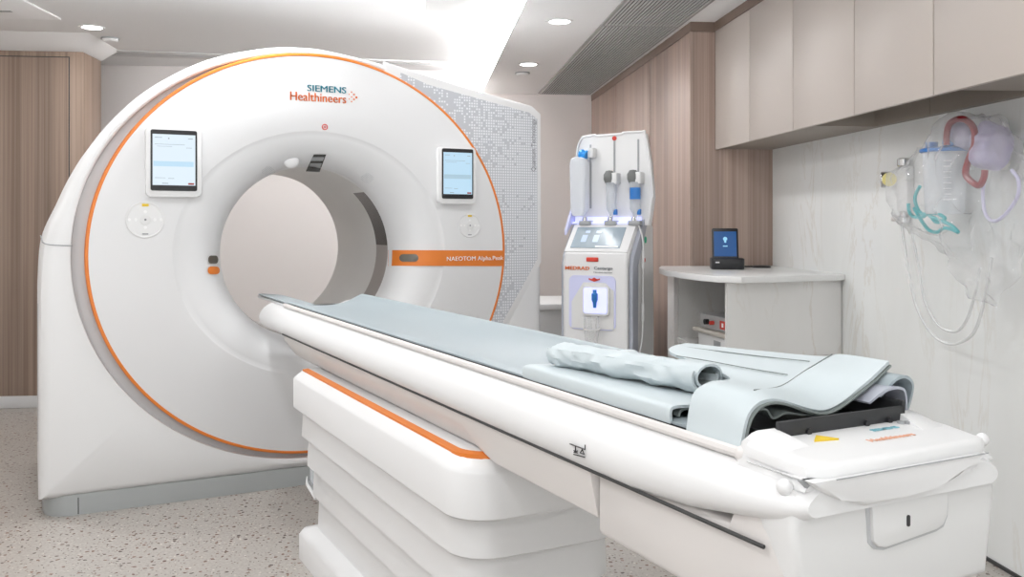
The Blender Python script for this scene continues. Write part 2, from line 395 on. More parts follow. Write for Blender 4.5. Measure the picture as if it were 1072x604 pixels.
for i, (x, y) in enumerate(UP_SPOTS):
    downlight(x, y, Z_UP, 'round white downlight at upper left near the wood panelling' if i == 0 else 'unseen round downlight added in the upper ceiling for room light', .25 if i == 0 else .78 if i > 4 else 1.0)
for (x, y, z, lb) in ((.786, 6.95, Z_LOW, 'small round detector behind the farther downlight'), (-1.985, 6.20, Z_UP, 'small round detector beside the upper left downlight')):
    t = tag(empty('smoke_detector', (x, y, z)), lb, 'detector', 'ceiling detectors')
    obj('body', lathe(BM(), [(.05, 0), (.05, -.012), (.042, -.022), (.001, -.024)], 24, caps=False), 'ceil', t)
    obj('base_ring', lathe(BM(), [(.056, 0), (.056, -.008), (.05, -.008)], 24, caps=False), 'greyp', t)
def grille(y0, y1, label):
    x0, x1 = 1.056, 1.49
    t = tag(empty('ceiling_vent', ((x0 + x1) / 2, (y0 + y1) / 2, Z_LOW)), label, 'vent', 'long ceiling vent sections')
    hx, hy = (x1 - x0) / 2, (y1 - y0) / 2
    obj('backing', B(-hx, hx, -hy, hy, -.0025, .0), 'ventback', t)
    f = B(-hx - .012, -hx + .006, -hy, hy, -.009, .0); box(f, hx - .006, hx + .012, -hy, hy, -.009, 0); box(f, -hx, hx, -hy - .004, -hy + .008, -.009, 0); box(f, -hx, hx, hy - .008, hy + .004, -.009, 0)
    obj('frame', f, 'vent', t)
    s = BM(); n = 22
    for k in range(n):
        x = -hx + (k + .5) / n * 2 * hx
        box(s, x - .0046, x + .0046, -hy, hy, -.012, -.006)
    obj('slats', s, 'slat', t)
grille(5.22, 8.02, 'far section of the long grey slatted vent above the wood cupboards')
grille(2.6, 5.20, 'near section of the long grey slatted vent, running out of the top of the picture')
# slot diffusers over the scanner
for (x0, y0, x1, y1, lb) in ((-2.22, 6.65, -1.34, 6.84, 'grey slot vent in the ceiling at left of the scanner top'), (-.53, 6.83, .35, 7.01, 'pale slot vent in the ceiling above the right of the scanner')):
    t = tag(empty('slot_vent', ((x0 + x1) / 2, (y0 + y1) / 2, Z_UP), math.atan2(y1 - y0, x1 - x0) * .5), lb, 'vent', 'ceiling slot vents')
    hx = (x1 - x0) / 2
    obj('frame', B(-hx, hx, -.10, .10, -.008, 0, bev=.002), 'ceil' if x0 > -1 else 'skirting', t)
    obj('slot', B(-hx + .01, hx - .01, -.008, .008, -.0095, -.007), 'greyp', t)
t = tag(empty('ceiling_panel', (-2.60, 5.15, Z_UP), math.radians(-3)), 'square white access panel in the ceiling at the upper left corner', 'panel')
obj('panel', B(-.5, .5, -.5, .5, -.012, 0, bev=.004), 'ceil', t); obj('slot', B(-.4, .32, .27, .30, -.0135, -.011), 'greyp', t)
t = tag(empty('ceiling_box', (.22, 4.85, Z_UP)), 'small white box fixed to the ceiling at the top edge beside the bright cove', 'box')
obj('housing', B(-.18, .16, -.24, .20, -.04, 0, bev=.006), 'white2', t); obj('clip', B(.05, .065, .196, .204, -.032, -.012), 'greyp', t)

# ================================================================== tall wood cupboards and wall units on the right
XA = 1.538
tc = tag(empty('tall_cupboard', (XA + .2, (YB + YBR) / 2, 0)), 'tall pinkish striped wood cupboard run beside the injector', 'cupboard')
cx0, cy0 = XA + .2, (YB + YBR) / 2
LB = lambda x0, x1, y0, y1, z0, z1, bev=0: B(x0 - cx0, x1 - cx0, y0 - cy0, y1 - cy0, z0, z1, bev=bev)
obj('carcass', LB(XA + .02, 2.02, YB, YBR, .0, 2.29), 'wood', tc)
for y0, y1 in ((YB + .03, 6.03), (6.045, 7.08), (7.095, YBR)):
    d = obj('door', LB(XA, XA + .02, y0, y1, .08, 2.29, .002), 'wood', tc)
obj('end_panel', LB(XA - .004, XA + .02, YB - .004, YB + .026, 0, 2.29, .002), 'wood', tc)
obj('top_trim', LB(XA - .002, 2.02, YB - .006, YBR, 2.292, Z_LOW), 'woodtrim', tc)
# wall units
XD, ZB, ZT = 1.68, 1.624, 2.293
units = [(4.010, YB - .004, [4.556], 'taupe wall cupboard with two narrow doors next to the striped wood end'), (3.423, 4.006, [], 'taupe wall cupboard, single door, between the two-door unit and the one above the gas outlet'),
         (2.870, 3.419, [], 'taupe wall cupboard with one door directly above the red tube and bag'), (2.30, 2.866, [], 'taupe wall cupboard at the upper right edge of the picture'), (1.72, 2.296, [], 'taupe wall cupboard just beyond the right edge of the picture')]
for k, (y0, y1, sp, lb) in enumerate(units):
    t = tag(empty('wall_cupboard', (1.85, (y0 + y1) / 2, ZB)), lb, 'cupboard', 'taupe wall cupboards')
    o = (1.85, (y0 + y1) / 2, ZB); L2 = lambda x0, x1, a, b, z0, z1, bev=0: B(x0 - o[0], x1 - o[0], a - o[1], b - o[1], z0 - o[2], z1 - o[2], bev=bev)
    ra, rb = max(y0, 2.77), min(y1, 3.854)                      # the niche under the middle units
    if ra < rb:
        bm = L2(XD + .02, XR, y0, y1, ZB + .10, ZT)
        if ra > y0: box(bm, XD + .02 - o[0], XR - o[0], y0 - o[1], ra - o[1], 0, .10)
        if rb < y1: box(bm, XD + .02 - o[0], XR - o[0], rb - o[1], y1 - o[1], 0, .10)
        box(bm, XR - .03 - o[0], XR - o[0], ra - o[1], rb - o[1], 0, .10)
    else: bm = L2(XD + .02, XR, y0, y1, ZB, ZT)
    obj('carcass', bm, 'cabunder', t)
    e = [y0] + sp + [y1]
    for a, b in zip(e, e[1:]): obj('door', L2(XD, XD + .019, a + .0015, b - .0015, ZB - .004, ZT, .0015), 'cabinet', t)
tag(obj('cornice', B(XD - .004, XR, 1.72, YB - .008, ZT + .001, Z_LOW), 'woodtrim'), 'brown wood cornice strip along the top of the taupe wall cupboards', 'trim')

# ================================================================== counter with open shelf
CT = .96
ck = tag(empty('counter_unit', (1.7, 4.6, 0)), 'pale stone counter with curved top and open shelf, against the marble wall', 'counter')
oc = (1.7, 4.6)
top = [(2.018, 4.20), (1.60, 4.05), (1.45, 4.03), (1.36, 4.09), (1.325, 4.2), (1.29, 4.40), (1.262, 4.62), (1.30, 4.90), (1.36, 5.09), (2.018, 5.095)]
obj('counter_top', prism(BM(), [(x - oc[0], y - oc[1]) for x, y in top], 'z', CT - .03, CT, .004), 'ctop', ck)
fr = [(2.016, 4.235), (1.40, 4.085), (1.40, 4.11), (2.016, 4.26)]
obj('front_panel', prism(BM(), [(x - oc[0], y - oc[1]) for x, y in fr], 'z', 0, CT - .031), 'counter', ck)
obj('back_panel', B(1.42 - oc[0], 2.016 - oc[0], 4.93 - oc[1], 4.95 - oc[1], 0, CT - .031), 'counter', ck)
obj('side_panel', B(1.40 - oc[0], 1.535 - oc[0], 4.955 - oc[1], 5.09 - oc[1], 0, CT - .031), 'counter', ck)
obj('inner_panel', B(1.95 - oc[0], 2.016 - oc[0], 4.27 - oc[1], 4.93 - oc[1], 0, CT - .031), 'counter', ck)
SH = .575
obj('shelf', B(1.41 - oc[0], 1.95 - oc[0], 4.14 - oc[1], 4.93 - oc[1], SH - .02, SH), 'counter', ck)
# devices on the shelf
t = tag(empty('beige_box', (1.62, 4.42, SH), math.radians(8)), 'beige box with a tray lid under the silver device in the open shelf', 'box')
obj('case', B(-.17, .17, -.20, .20, 0, .075, bev=.006), 'white2', t); obj('lid', B(-.19, .19, -.23, .23, .076, .096, bev=.005), 'beige', t); obj('label_plate', B(-.172, -.169, -.05, .02, .02, .05), 'greyp', t)
obj('front_label', B(-.1, -.03, -.2015, -.199, .02, .05), 'greyp', t)
t = tag(empty('silver_device', (1.62, 4.40, SH + .096), math.radians(8)), 'flat silver device with a red panel lying on the beige box', 'device')
obj('case', B(-.17, .17, -.20, .20, .004, .075, bev=.006), 'silver', t); obj('red_panel', B(-.1725, -.169, -.17, -.03, .018, .058, bev=.001), 'redm', t)
obj('knob', lathe(BM(), [(.014, 0), (.014, -.02), (.001, -.02)], 16, (-.17, .10, .04), 'x', caps=False), 'black', t); obj('knob', lathe(BM(), [(.010, 0), (.010, -.02), (.001, -.02)], 16, (-.17, .04, .04), 'x', caps=False), 'redm', t)
for k in range(3): obj('switch', B(-.175, -.172, -.15 + k * .04, -.135 + k * .04, .028, .048), 'wtext', t)
# dock with tablet on the counter
dk = tag(empty('tablet_dock', (1.62, 4.72, CT), math.radians(-14)), 'black docking base with a small blue-lit tablet on the counter', 'tablet dock')
obj('base', prism(BM(), rrect(-.085, .085, -.06, .09, .02, 4), 'z', 0, .058, .006), 'black', dk)
obj('back_support', prism(BM(), [(.035, .045), (.085, .045), (.085, .07), (.06, .095), (.035, .095)], 'x', .0, .05, .003), 'black', dk)
obj('status_light', B(-.065, -.045, -.0615, -.059, .034, .041), 'wtext', dk)
bm = prism(BM(), rrect(-.078, .058, 0, .168, .008, 4), 'y', -.008, .008, .002)
tl = Matrix.Translation((0, -.005, .05)) @ Matrix.Rotation(math.radians(-14), 4, 'X'); bm.transform(tl); tab = obj('tablet', bm, 'black', dk)
bm = B(-.068, .048, -.0092, -.0078, .016, .150); bm.transform(tl); obj('screen', bm, 'dockscr', tab)
bm = lathe(BM(), [(.006, -.0105), (.006, -.009)], 12, (-.01, 0, .095), 'y'); box(bm, -.022, .002, -.0105, -.009, .068, .073); lathe(bm, [(.011, -.0105), (.011, -.009)], 12, (-.01, 0, .11), 'y'); bm.transform(tl); obj('screen_icon', bm, 'docklit', tab)
pk = tag(empty('power_puck', (1.86, 4.86, CT)), 'small flat black puck on the counter behind the dock', 'puck')
obj('body', lathe(BM(), [(.05, 0), (.05, .006), (.042, .011), (.001, .012)], 24, caps=False), 'black', pk)
obj('cable', tube(BM(), smooth_path([(-.05, 0, .006), (-.09, .02, .006), (-.12, -.03, .02), (-.16, -.06, .035)], 5), .004, 6), 'black', pk)

# ================================================================== low white unit behind the injector
t = tag(empty('low_cabinet', (.95, 5.72, 0)), 'low white cabinet behind the injector, right of the scanner', 'cabinet')
obj('body', B(-.34, .42, -.28, .30, 0, .685, bev=.004), 'white2', t); obj('top', B(-.35, .43, -.30, .31, .686, .722, bev=.004), 'white', t)

# ================================================================== CT scanner
GU, GD, IZ = 1.161, 4.18, 1.064
sc_ = tag(empty('ct_scanner', g2w(GU, GD), ROT), 'large white scanner ring with orange rim and round tunnel', 'medical scanner')
ea, eb, fa, fb, rt = .972, .9175, .625, .553, .404
def ell(a, b, th): return 1 / math.sqrt((math.cos(th) / a) ** 2 + (math.sin(th) / b) ** 2)
dome = smooth_path([(x, z, 0) for x, z in ((-1.14, .9), (-1.123, 1.127), (-1.054, 1.30), (-.995, 1.435), (-.91, 1.58), (-.779, 1.727), (-.63, 1.84), (-.452, 1.932), (-.22, 1.996), (-.043, 2.013), (.083, 2.007), (.321, 1.971))], 6)
out = [(-1.14, .072)] + [(p.x, p.y) for p in dome] + [(.556, 1.911), (1.125, 1.802), (1.176, 1.765), (1.18, 1.0), (1.2, .97), (1.2, .072)]
def r_out(th):
    c, s = math.cos(th), math.sin(th); best = None
    for i in range(len(out)):
        (x1, z1), (x2, z2) = out[i], out[(i + 1) % len(out)]; z1 -= IZ; z2 -= IZ
        dx, dz = x2 - x1, z2 - z1; den = c * dz - s * dx
        if abs(den) < 1e-12: continue
        t = (x1 * dz - z1 * dx) / den; u = (x1 * s - z1 * c) / den
        if t > 0 and -1e-9 <= u <= 1 + 1e-9: best = t if best is None else max(best, t)
    return best
angs = sorted(set([round(2 * PI * k / 240, 6) for k in range(240)] + [round(math.atan2(z - IZ, x) % (2 * PI), 6) for x, z in (out[0], *out[-6:])]))
def polar(th, r, y): return (r * math.cos(th), y, IZ + r * math.sin(th))
ro = {t: r_out(t) for t in angs}; ri = {t: min(ell(ea, eb, t) * (.993 + .058 * ((1 - math.cos(t)) / 2) ** 1.2 * (1 - max(0, math.sin(t)) ** 3)), ro[t] - .006) for t in angs}
rings = []
for f in (lambda t, g: (ri[t], .03), lambda t, g: (ri[t] + .002, .006), lambda t, g: (ri[t] + min(.022, .2 * g), 0), lambda t, g: (ro[t] - min(.05, .6 * g), 0), lambda t, g: (ro[t] - min(.028, .4 * g), .008),
          lambda t, g: (ro[t] - min(.010, .2 * g), .024), lambda t, g: (ro[t], .055), lambda t, g: (ro[t], 1.02), lambda t, g: (ro[t] - .05, 1.08), lambda t, g: (ell(.62, .6, t), 1.09), lambda t, g: (rt + .02, 1.06), lambda t, g: (rt + .02, .9)):
    rings.append([polar(t, *f(t, ro[t] - ri[t])) for t in angs])
bm = BM(); loft(bm, rings); obj('gantry_shell', bm, 'white', sc_, 30)
# groove
bm = BM(); loft(bm, [[polar(t, ri[t] + .004, .03) for t in angs], [polar(t, ell(ea, eb, t) * .97, .03) for t in angs]]); obj('groove', bm, 'grey', sc_)
# front cover with the funnel into the tunnel
def face_y(r, th):
    rf = ell(fa, fb, th); rr = ell(ea, eb, th)
    if r >= rf: return -.022 + .018 * max(0, min(1, (r - rf) / (rr - rf))) ** 2
    s = math.asin(max(0, min(1, 1 - (r - rt) / (rf - rt))))
    return -.022 + .19 * (1 - math.cos(s))
def on_face(px, py, off=0):
    def g(y):
        p = gan(px, py, A=GD + y); x, z = p.x - GU, p.z - IZ
        return y - face_y(math.hypot(x, z), math.atan2(z, x)) + off
    a = -.06
    while a < .17 and g(a + .003) < 0: a += .003
    b = a + .003
    for _ in range(18):
        m_ = (a + b) / 2
        if g(m_) < 0: a = m_
        else: b = m_
    p = gan(px, py, A=GD + a); return Vector((p.x - GU, a, p.z))
NA = [2 * PI * k / 160 for k in range(160)]
rings = [[polar(t, ell(ea, eb, t) * .986, .05) for t in NA], [polar(t, ell(ea, eb, t) * .986, face_y(ell(ea, eb, t), t)) for t in NA]]
for k in (1, .66, .33, .02): rings.append([polar(t, ell(fa, fb, t) + k * .975 * (ell(ea, eb, t) - ell(fa, fb, t)), face_y(ell(fa, fb, t) + k * .975 * (ell(ea, eb, t) - ell(fa, fb, t)), t)) for t in NA])
rings.append([polar(t, ell(fa, fb, t) + .004, -.0215) for t in NA]); rings.append([polar(t, ell(fa, fb, t), -.019) for t in NA])
for k in range(1, 15):
    s = k / 14 * PI / 2
    rings.append([polar(t, rt + (ell(fa, fb, t) - rt) * (1 - math.sin(s)), -.019 + .187 * (1 - math.cos(s))) for t in NA])
bm = BM(); loft(bm, rings); obj('front_cover', bm, 'disc', sc_, 40)
bm = BM(); loft(bm, [[polar(t, ell(ea, eb, t) * f, y) for t in NA] for f, y in ((.984, .05), (.984, -.005), (.987, -.007), (.996, -.006), (.999, -.001), (.999, .05))]); obj('accent_ring', bm, 'orange', sc_)
# tunnel liner, scan window ring
bm = BM(); loft(bm, [[polar(t, rt, y) for t in NA] for y in (.335, .6, .85)] + [[polar(t, rt + d, y) for t in NA] for d, y in ((.001, .852), (.004, .98), (.02, 1.075), (.05, 1.095))]); obj('tunnel_liner', bm, 'bore', sc_)
def arc(a0, a1): return [math.radians(a0 + (a1 - a0) * k / 60) for k in range(61)]
def strip(name, a0, a1, m):
    b = BM(); T = arc(a0, a1); loft(b, [[polar(t, rt - d, y) for t in T] for d, y in ((-.004, .166), (.001, .168), (.001, .335), (-.004, .337))], closed=False); return obj(name, b, m, sc_)
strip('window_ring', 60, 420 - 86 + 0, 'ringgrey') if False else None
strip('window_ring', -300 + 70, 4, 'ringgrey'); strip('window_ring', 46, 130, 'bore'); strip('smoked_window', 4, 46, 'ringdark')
# base plinth
bm = BM(); r0 = rrect(-1.125, 1.185, .012, 1.06, .10, 8)
loft(bm, [[(x * .995, y, 0) for x, y in r0], [(x * .995, y, .004) for x, y in r0], [(x, y, .012) for x, y in r0], [(x, y, .085) for x, y in r0]], True, True); obj('base_plinth', bm, 'plinth', sc_)
obj('plinth_joint', B(-.995, -.992, .0105, .013, .004, .072), 'dark', sc_)
# horizontal joint of the left covers
bm = tube(BM(), [(-1.015, .004, 1.110), (-1.03, -.0005, 1.110), (-1.076, -.0005, 1.112), (-1.097, .007, 1.114), (-1.115, .023, 1.118), (-1.125, .055, 1.124), (-1.1255, .3, 1.13), (-1.1255, 1.0, 1.14)], .0028, 6); obj('cover_joint', bm, 'greyp', sc_)
obj('cover_joint', tube(BM(), [(-1.1395, .10, .87), (-1.1395, .10, .30)], .0022, 6), 'greyp', sc_)
# right wing panel
def arcpts(f, x0, x1, n=40):
    a0 = math.acos(x0 / (ea * f)); a1 = -math.acos(x1 / (ea * f)); return [(ea * f * math.cos(a0 + (a1 - a0) * k / n), IZ + eb * f * math.sin(a0 + (a1 - a0) * k / n)) for k in range(n + 1)]
arc_o = arcpts(.975, .33, .72)
wing = arc_o + [(.80, .36), (1.005, .712), (1.185, 1.0), (1.18, 1.768), (1.13, 1.806), (.556, 1.916), (.33, 1.972)]
obj('wing_panel', prism(BM(), wing, 'y', -.001, .03, .003), 'white', sc_)
inner = arcpts(.978, .40, .72) + [(.775, .38), (.972, .72), (1.160, 1.015), (1.160, 1.742), (1.112, 1.772), (.556, 1.876), (.41, 1.925)]
obj('dotted_panel', prism(BM(), inner, 'y', -.0025, .004), 'dots', sc_)
text('panel_lettering', 'Quantum Technology', .27, 'gtext', sc_, Matrix.Translation((1.140, -.0035, 1.605)) @ FRONT @ Matrix.Rotation(PI / 2, 4, 'Z'), height=.032)

# displays on the cover
def display(px0, px1, py0, py1, smat, lbl):
    a = on_face(px0, py0); b = on_face(px1, py1); x0, x1, z1, z0 = a.x, b.x, a.z, b.z; y = min(a.y, b.y)
    h = obj('display', prism(BM(), rrect(x0, x1, z0, z1, .018, 5), 'y', y - .035, y + .02, .005), 'white', sc_); tag(h, lbl)
    W, H = x1 - x0, z1 - z0
    g = obj('glass', prism(BM(), rrect(x0 + .08 * W, x1 - .08 * W, z0 + .085 * H, z1 - .035 * H, .008, 4), 'y', y - .0385, y - .034), 'black', h)
    s0, s1, t0, t1 = x0 + .115 * W, x1 - .115 * W, z0 + .165 * H, z1 - .10 * H
    obj('screen', B(s0, s1, y - .0392, y - .0384, t0, t1), smat, h)
    for zf, xa, xb, th in ((.93, .05, .22, .008), (.91, .36, .39, .02), (.92, .83, .94, .01), (.80, .05, .75, .006), (.76, .1, .45, .005), (.74, .78, .92, .006), (.14, .05, .3, .006), (.13, .36, .5, .007), (.03, .22, .36, .012)):
        obj('menu_line', B(s0 + xa * (s1 - s0), s0 + xb * (s1 - s0), y - .0396, y - .039, t0 + zf * (t1 - t0), t0 + (zf + th) * (t1 - t0)), 'uigrey', h)
    obj('highlight_bar', B(s0 + .02 * (s1 - s0), s1 - .04 * (s1 - s0), y - .0396, y - .039, t0 + .37 * (t1 - t0), t0 + .47 * (t1 - t0)), 'uiblue' if smat == 'screenb' else 'screenb', h)
    obj('red_button', B(s1 - .17 * (s1 - s0), s1 - .03 * (s1 - s0), y - .0396, y - .039, t0 + .015 * (t1 - t0), t0 + .05 * (t1 - t0)), 'uired', h)
display(151.5, 209.5, 133.5, 206.5, 'screen', 'larger-looking left display with white screen')
display(456.5, 495, 153.5, 213.5, 'screenb', 'right display with pale blue screen')
# round key pads
def keypad(px, py, r):
    c = on_face(px, py)
    k = obj('control_pad', lathe(BM(), [(r, .004), (r, -.004), (r * .96, -.006), (r * .9, -.005), (r * .88, -.003), (.001, -.004)], 40, c, 'y', caps=False), 'white', sc_)
    obj('centre_key', lathe(BM(), [(r * .28, -.003), (r * .28, -.007), (r * .22, -.008), (.001, -.0075)], 24, c, 'y', caps=False), 'white2', k)
    obj('centre_dot', lathe(BM(), [(r * .06, -.0075), (r * .06, -.0085), (.0005, -.0085)], 12, c, 'y', caps=False), 'gtext', k)
    obj('yellow_key', B(c.x - .17 * r, c.x + .17 * r, c.y - .0065, c.y - .003, c.z + .72 * r, c.z + .86 * r), 'yellow', k)
    obj('key_mark', B(c.x - .15 * r, c.x + .15 * r, c.y - .0055, c.y - .003, c.z - .80 * r, c.z - .74 * r), 'gtext', k)
    for dx, dz in ((-.8, 0), (.8, 0), (-.48, 0), (.48, 0), (0, .42), (0, -.42)):
        obj('key', lathe(BM(), [(r * .085, -.003), (r * .085, -.0055), (.0005, -.006)], 10, (c.x + dx * r, c.y, c.z + dz * r), 'y', caps=False), 'wtext', k)
keypad(152, 230, .078); keypad(491.5, 236, .060)
# patches lying on the curved cover
def patch(name, quad, m, off=.003, n=10, parent=None, pill=0):
    q = [Vector((*p, 0)) for p in quad]; bm = BM(); T, S = [], []
    for i in range(n + 1):
        for j in range(n + 1):
            u, v = i / n, j / n
            if pill: v_ = 2 * v - 1; u = .5 + (u - .5) * (1 - pill * (1 - math.sqrt(max(0, 1 - v_ * v_))))
            p = q[0] * (1 - u) * (1 - v) + q[1] * u * (1 - v) + q[2] * u * v + q[3] * (1 - u) * v
            T.append(bm.verts.new(on_face(p.x, p.y, off))); S.append(bm.verts.new(on_face(p.x, p.y, -.002)))
    I = lambda i, j: i * (n + 1) + j
    for i in range(n):
        for j in range(n): bm.faces.new((T[I(i, j)], T[I(i + 1, j)], T[I(i + 1, j + 1)], T[I(i, j + 1)]))
    per = [(i, 0) for i in range(n)] + [(n, j) for j in range(n)] + [(i, n) for i in range(n, 0, -1)] + [(0, j) for j in range(n, 0, -1)]
    for a, b in zip(per, per[1:] + per[:1]): bm.faces.new((T[I(*a)], S[I(*a)], S[I(*b)], T[I(*b)]))
    return obj(name, bm, m, parent or sc_)
patch('stripe', [(406.2, 261.8), (527.6, 262.2), (527.6, 278.6), (406.2, 278.2)], 'orange', .002, 24)
patch('sensor_window', [(418, 266), (438, 266), (438, 274), (418, 274)], 'sensor', .004, 16, None, .38)
patch('sensor_window', [(218, 267.5), (228.6, 267.5), (228.6, 276), (218, 276)], 'sensor', .004, 12, None, .5)
patch('orange_label', [(217.5, 279), (230.0, 279), (230.2, 287), (217.5, 287)], 'orange', .003, 12, None, .5)
patch('camera_window', [(328.5, 161.7), (341.5, 161.7), (334.5, 180), (320, 179.5)], 'ringdark', .004)
patch('camera_lens', [(327.3, 164.5), (339.5, 164.5), (338, 168.4), (325.5, 168.4)], 'greyp', .0055)
patch('camera_lens', [(325, 171), (337, 171), (335, 176.0), (322.5, 176.0)], 'greyp', .0055)
c = on_face(305, 169); bm = BM(); bmesh.ops.create_uvsphere(bm, u_segments=24, v_segments=14, radius=1); bmesh.ops.scale(bm, vec=(.036, .02, .032), verts=bm.verts); bmesh.ops.translate(bm, vec=c, verts=bm.verts); obj('speaker_dome', bm, 'white', sc_)
# speaker holes
for cx_, cy_, n in ((281, 179.5, 5), (384.5, 186.5, 5)):
    bm = BM()
    for i in range(-n, n + 1):
        for j in range(-n, n + 1):
            if i * i + j * j <= n * n + 1 and (i + j) % 2 == 0:
                p = on_face(cx_ + i * 1.25, cy_ + j * .95, .0008); bmesh.ops.create_uvsphere(bm, u_segments=6, v_segments=4, radius=.0017, matrix=Matrix.Translation(p))
    obj('speaker_holes', bm, 'grey', sc_)
# red round mark and lettering
c = on_face(340, 133); bm = lathe(BM(), [(.014, .0), (.014, -.002), (.010, -.002), (.010, 0)], 20, c, 'y', caps=False); box(bm, c.x - .006, c.x + .006, c.y - .002, c.y, c.z - .0015, c.z + .0015); box(bm, c.x - .0015, c.x + .0015, c.y - .002, c.y, c.z - .006, c.z + .006); obj('red_symbol', bm, 'redm', sc_)
def face_text(name, s, x0, y0, x1, y1, hpx, m, bold=0, flat=False):
    a = on_face(x0, y0); b = on_face(x1, y1); c = (a + b) / 2; y = (min(a.y, b.y, c.y, on_face((x0 + x1) / 2, (y0 + y1) / 2).y) - .0035 if flat else (a.y + b.y) / 2) - .0006
    return text(name, s, abs(b.x - a.x), m, sc_, Matrix.Translation((c.x, y, c.z)) @ FRONT, .0008, bold, height=hpx * .0044, heavy=0 if flat else .0022)
face_text('maker_lettering', 'SIEMENS', 321.5, 91.0, 362, 95.5, 6.6, 'teal', 0)
face_text('maker_lettering', 'Healthineers', 303.5, 99, 362, 105, 9.0, 'otext', 0)
bm = BM()
for px, py, r in ((373, 102, .0052), (370.6, 99, .0042), (370.6, 104, .0042), (368, 96.5, .0032), (368, 101.5, .0032), (368, 106.4, .0032), (365.5, 98.8, .0025), (365.5, 103.6, .0025)):
    lathe(bm, [(r, 0), (r, -.002), (.0004, -.002)], 8, on_face(px, py), 'y', caps=False)
obj('logo_dots', bm, 'otext', sc_)
face_text('model_lettering', 'NAEOTOM Alpha.Peak', 467.5, 271, 525, 271, 6.2, 'wtext', 0, True)

# ================================================================== patient table
TU, TA = 1.08, 2.45
tb = tag(empty('patient_table', g2w(TU, TA), ROT), 'long white patient table with ribbed pedestal and orange strip in front of the scanner', 'patient table')
def tp(U, A, z): return Vector((U - TU, A - TA, z))
def tpx(px, py, **k): p = gan(px, py, **k); return tp(p.x, p.y, p.z)
# upper shell: lofted cross-sections along the table
prof = [(.135, .842), (.160, .857), (.172, .862), (.186, .856), (.203, .842), (.216, .822), (.222, .803), (.220, .785), (.214, .772), (.206, .765), (.15, .765)]
def section(A, wf=1.0, zb=0.0, zt=0.0):
    k_ = (.862 - zt - .765 - zb) / .097
    pts = [(x * wf, .765 + zb + (z - .765) * k_) for x, z in prof]
    full = [(-x, z) for x, z in pts] + [(x, z) for x, z in pts[::-1]]
    return [(x, A - TA, z) for x, z in full]
bm = BM()
st = [(4.06, .80, .012, .035), (4.05, .90, .008, .02), (4.02, .97, .003, .008), (3.97, 1, 0, 0), (3.4, 1, 0, 0), (2.6, 1, 0, 0), (1.8, 1, 0, 0), (1.25, 1, 0, 0), (1.1, 1, .012, 0), (1.0, 1, .028, 0), (.95, .985, .036, 0), (.915, .955, .042, .0), (.89, .90, .048, .004), (.88, .86, .052, .008)]
loft(bm, [section(*s) for s in st], True, True); obj('table_shell', bm, 'white', tb, 40)
# dark joint under the shell, and the skirt
bm = BM()
for s in (-1, 1): tube(bm, [(s * .2105, a - TA, .7665) for a in (3.62, 2.5, .94)], .0032, 6)
obj('shell_joint', bm, 'dark', tb)
def skirt_sec(A, wb, zb): return [(-.207, A - TA, .766), (-.204, A - TA, .745), (-wb, A - TA, zb + .008), (-wb + .012, A - TA, zb), (wb - .012, A - TA, zb), (wb, A - TA, zb + .008), (.204, A - TA, .745), (.207, A - TA, .766)]
bm = BM(); loft(bm, [skirt_sec(3.62, .17, .70), skirt_sec(3.6, .162, .676), skirt_sec(1.95, .162, .676), skirt_sec(1.80, .188, .672), skirt_sec(1.38, .190, .672)], True, True); obj('skirt', bm, 'skirt', tb, 30)
# deep box under the tail
bm = BM()
def tail_sec(A, w_, zb): 
    return [(p[0], A - TA, p[1]) for p in rrect(-w_, w_, zb, .815 if A < 1.01 else .775, .012, 3)]
loft(bm, [tail_sec(1.375, .188, .66), tail_sec(1.365, .196, .652), tail_sec(1.02, .204, .652), tail_sec(1.0, .204, .652), tail_sec(.945, .203, .655), tail_sec(.915, .193, .66), tail_sec(.905, .178, .668)], True, True); obj('tail_box', bm, 'skirt', tb, 40)
obj('tail_shell', prism(BM(), [(-.186, .676), (.186, .676), (.205, .80), (.195, .85), (-.195, .85), (-.205, .80)], 'y', .893 - TA, .96 - TA, .012, 3), 'white2', tb, 40)
# tail cap hanging over the end
capo = [tpx(px, py, A=.868) for px, py in ((846, 489), (850, 505), (866, 517), (884, 525), (911, 531), (950, 521), (986, 511), (1008, 500), (1022, 482), (1031, 462), (1032, 452))]
cp = [(max(-.19, v.x), min(v.z, .866)) for v in capo]
bm = prism(BM(), cp, 'y', .872 - TA, 1.0 - TA, .006, 3)
plan = [(-.188, 1.0), (-.187, .95), (-.180, .895), (-.155, .880), (0, .878), (.155, .880), (.180, .895), (.187, .95), (.188, 1.0)]
Tv = []
bm2 = BM()
def ztop(x, A): return .8825 + .010 * max(0, min(1, (A - .87) / .12)) 
rg = []
for k, (sc1, z0) in enumerate(((1.0, -.020), (1.0, -.012), (.985, -.005), (.94, -.001), (.85, .0))):
    rg.append([(x * sc1, A + (1 - sc1) * .1 - TA, ztop(x, A) + z0) for x, A in plan])
loft(bm2, rg, True, True)
me_ = bpy.data.meshes.new('tmp'); bm2.to_mesh(me_); bm2.free(); bm.from_mesh(me_); bpy.data.meshes.remove(me_)
obj('tail_cap', bm, 'white', tb, 40)
cz_ = sum(p[1] for p in cp) / len(cp)
obj('cap_gap', prism(BM(), [(x * 1.035, z - .0045 if z < .86 else z) for x, z in cp], 'y', .8885 - TA, .8935 - TA), 'greyp', tb)
obj('cap_seam', tube(BM(), [(-.15, .8705 - TA, .866), (.155, .8705 - TA, .866)], .0009, 5), 'greyp', tb)
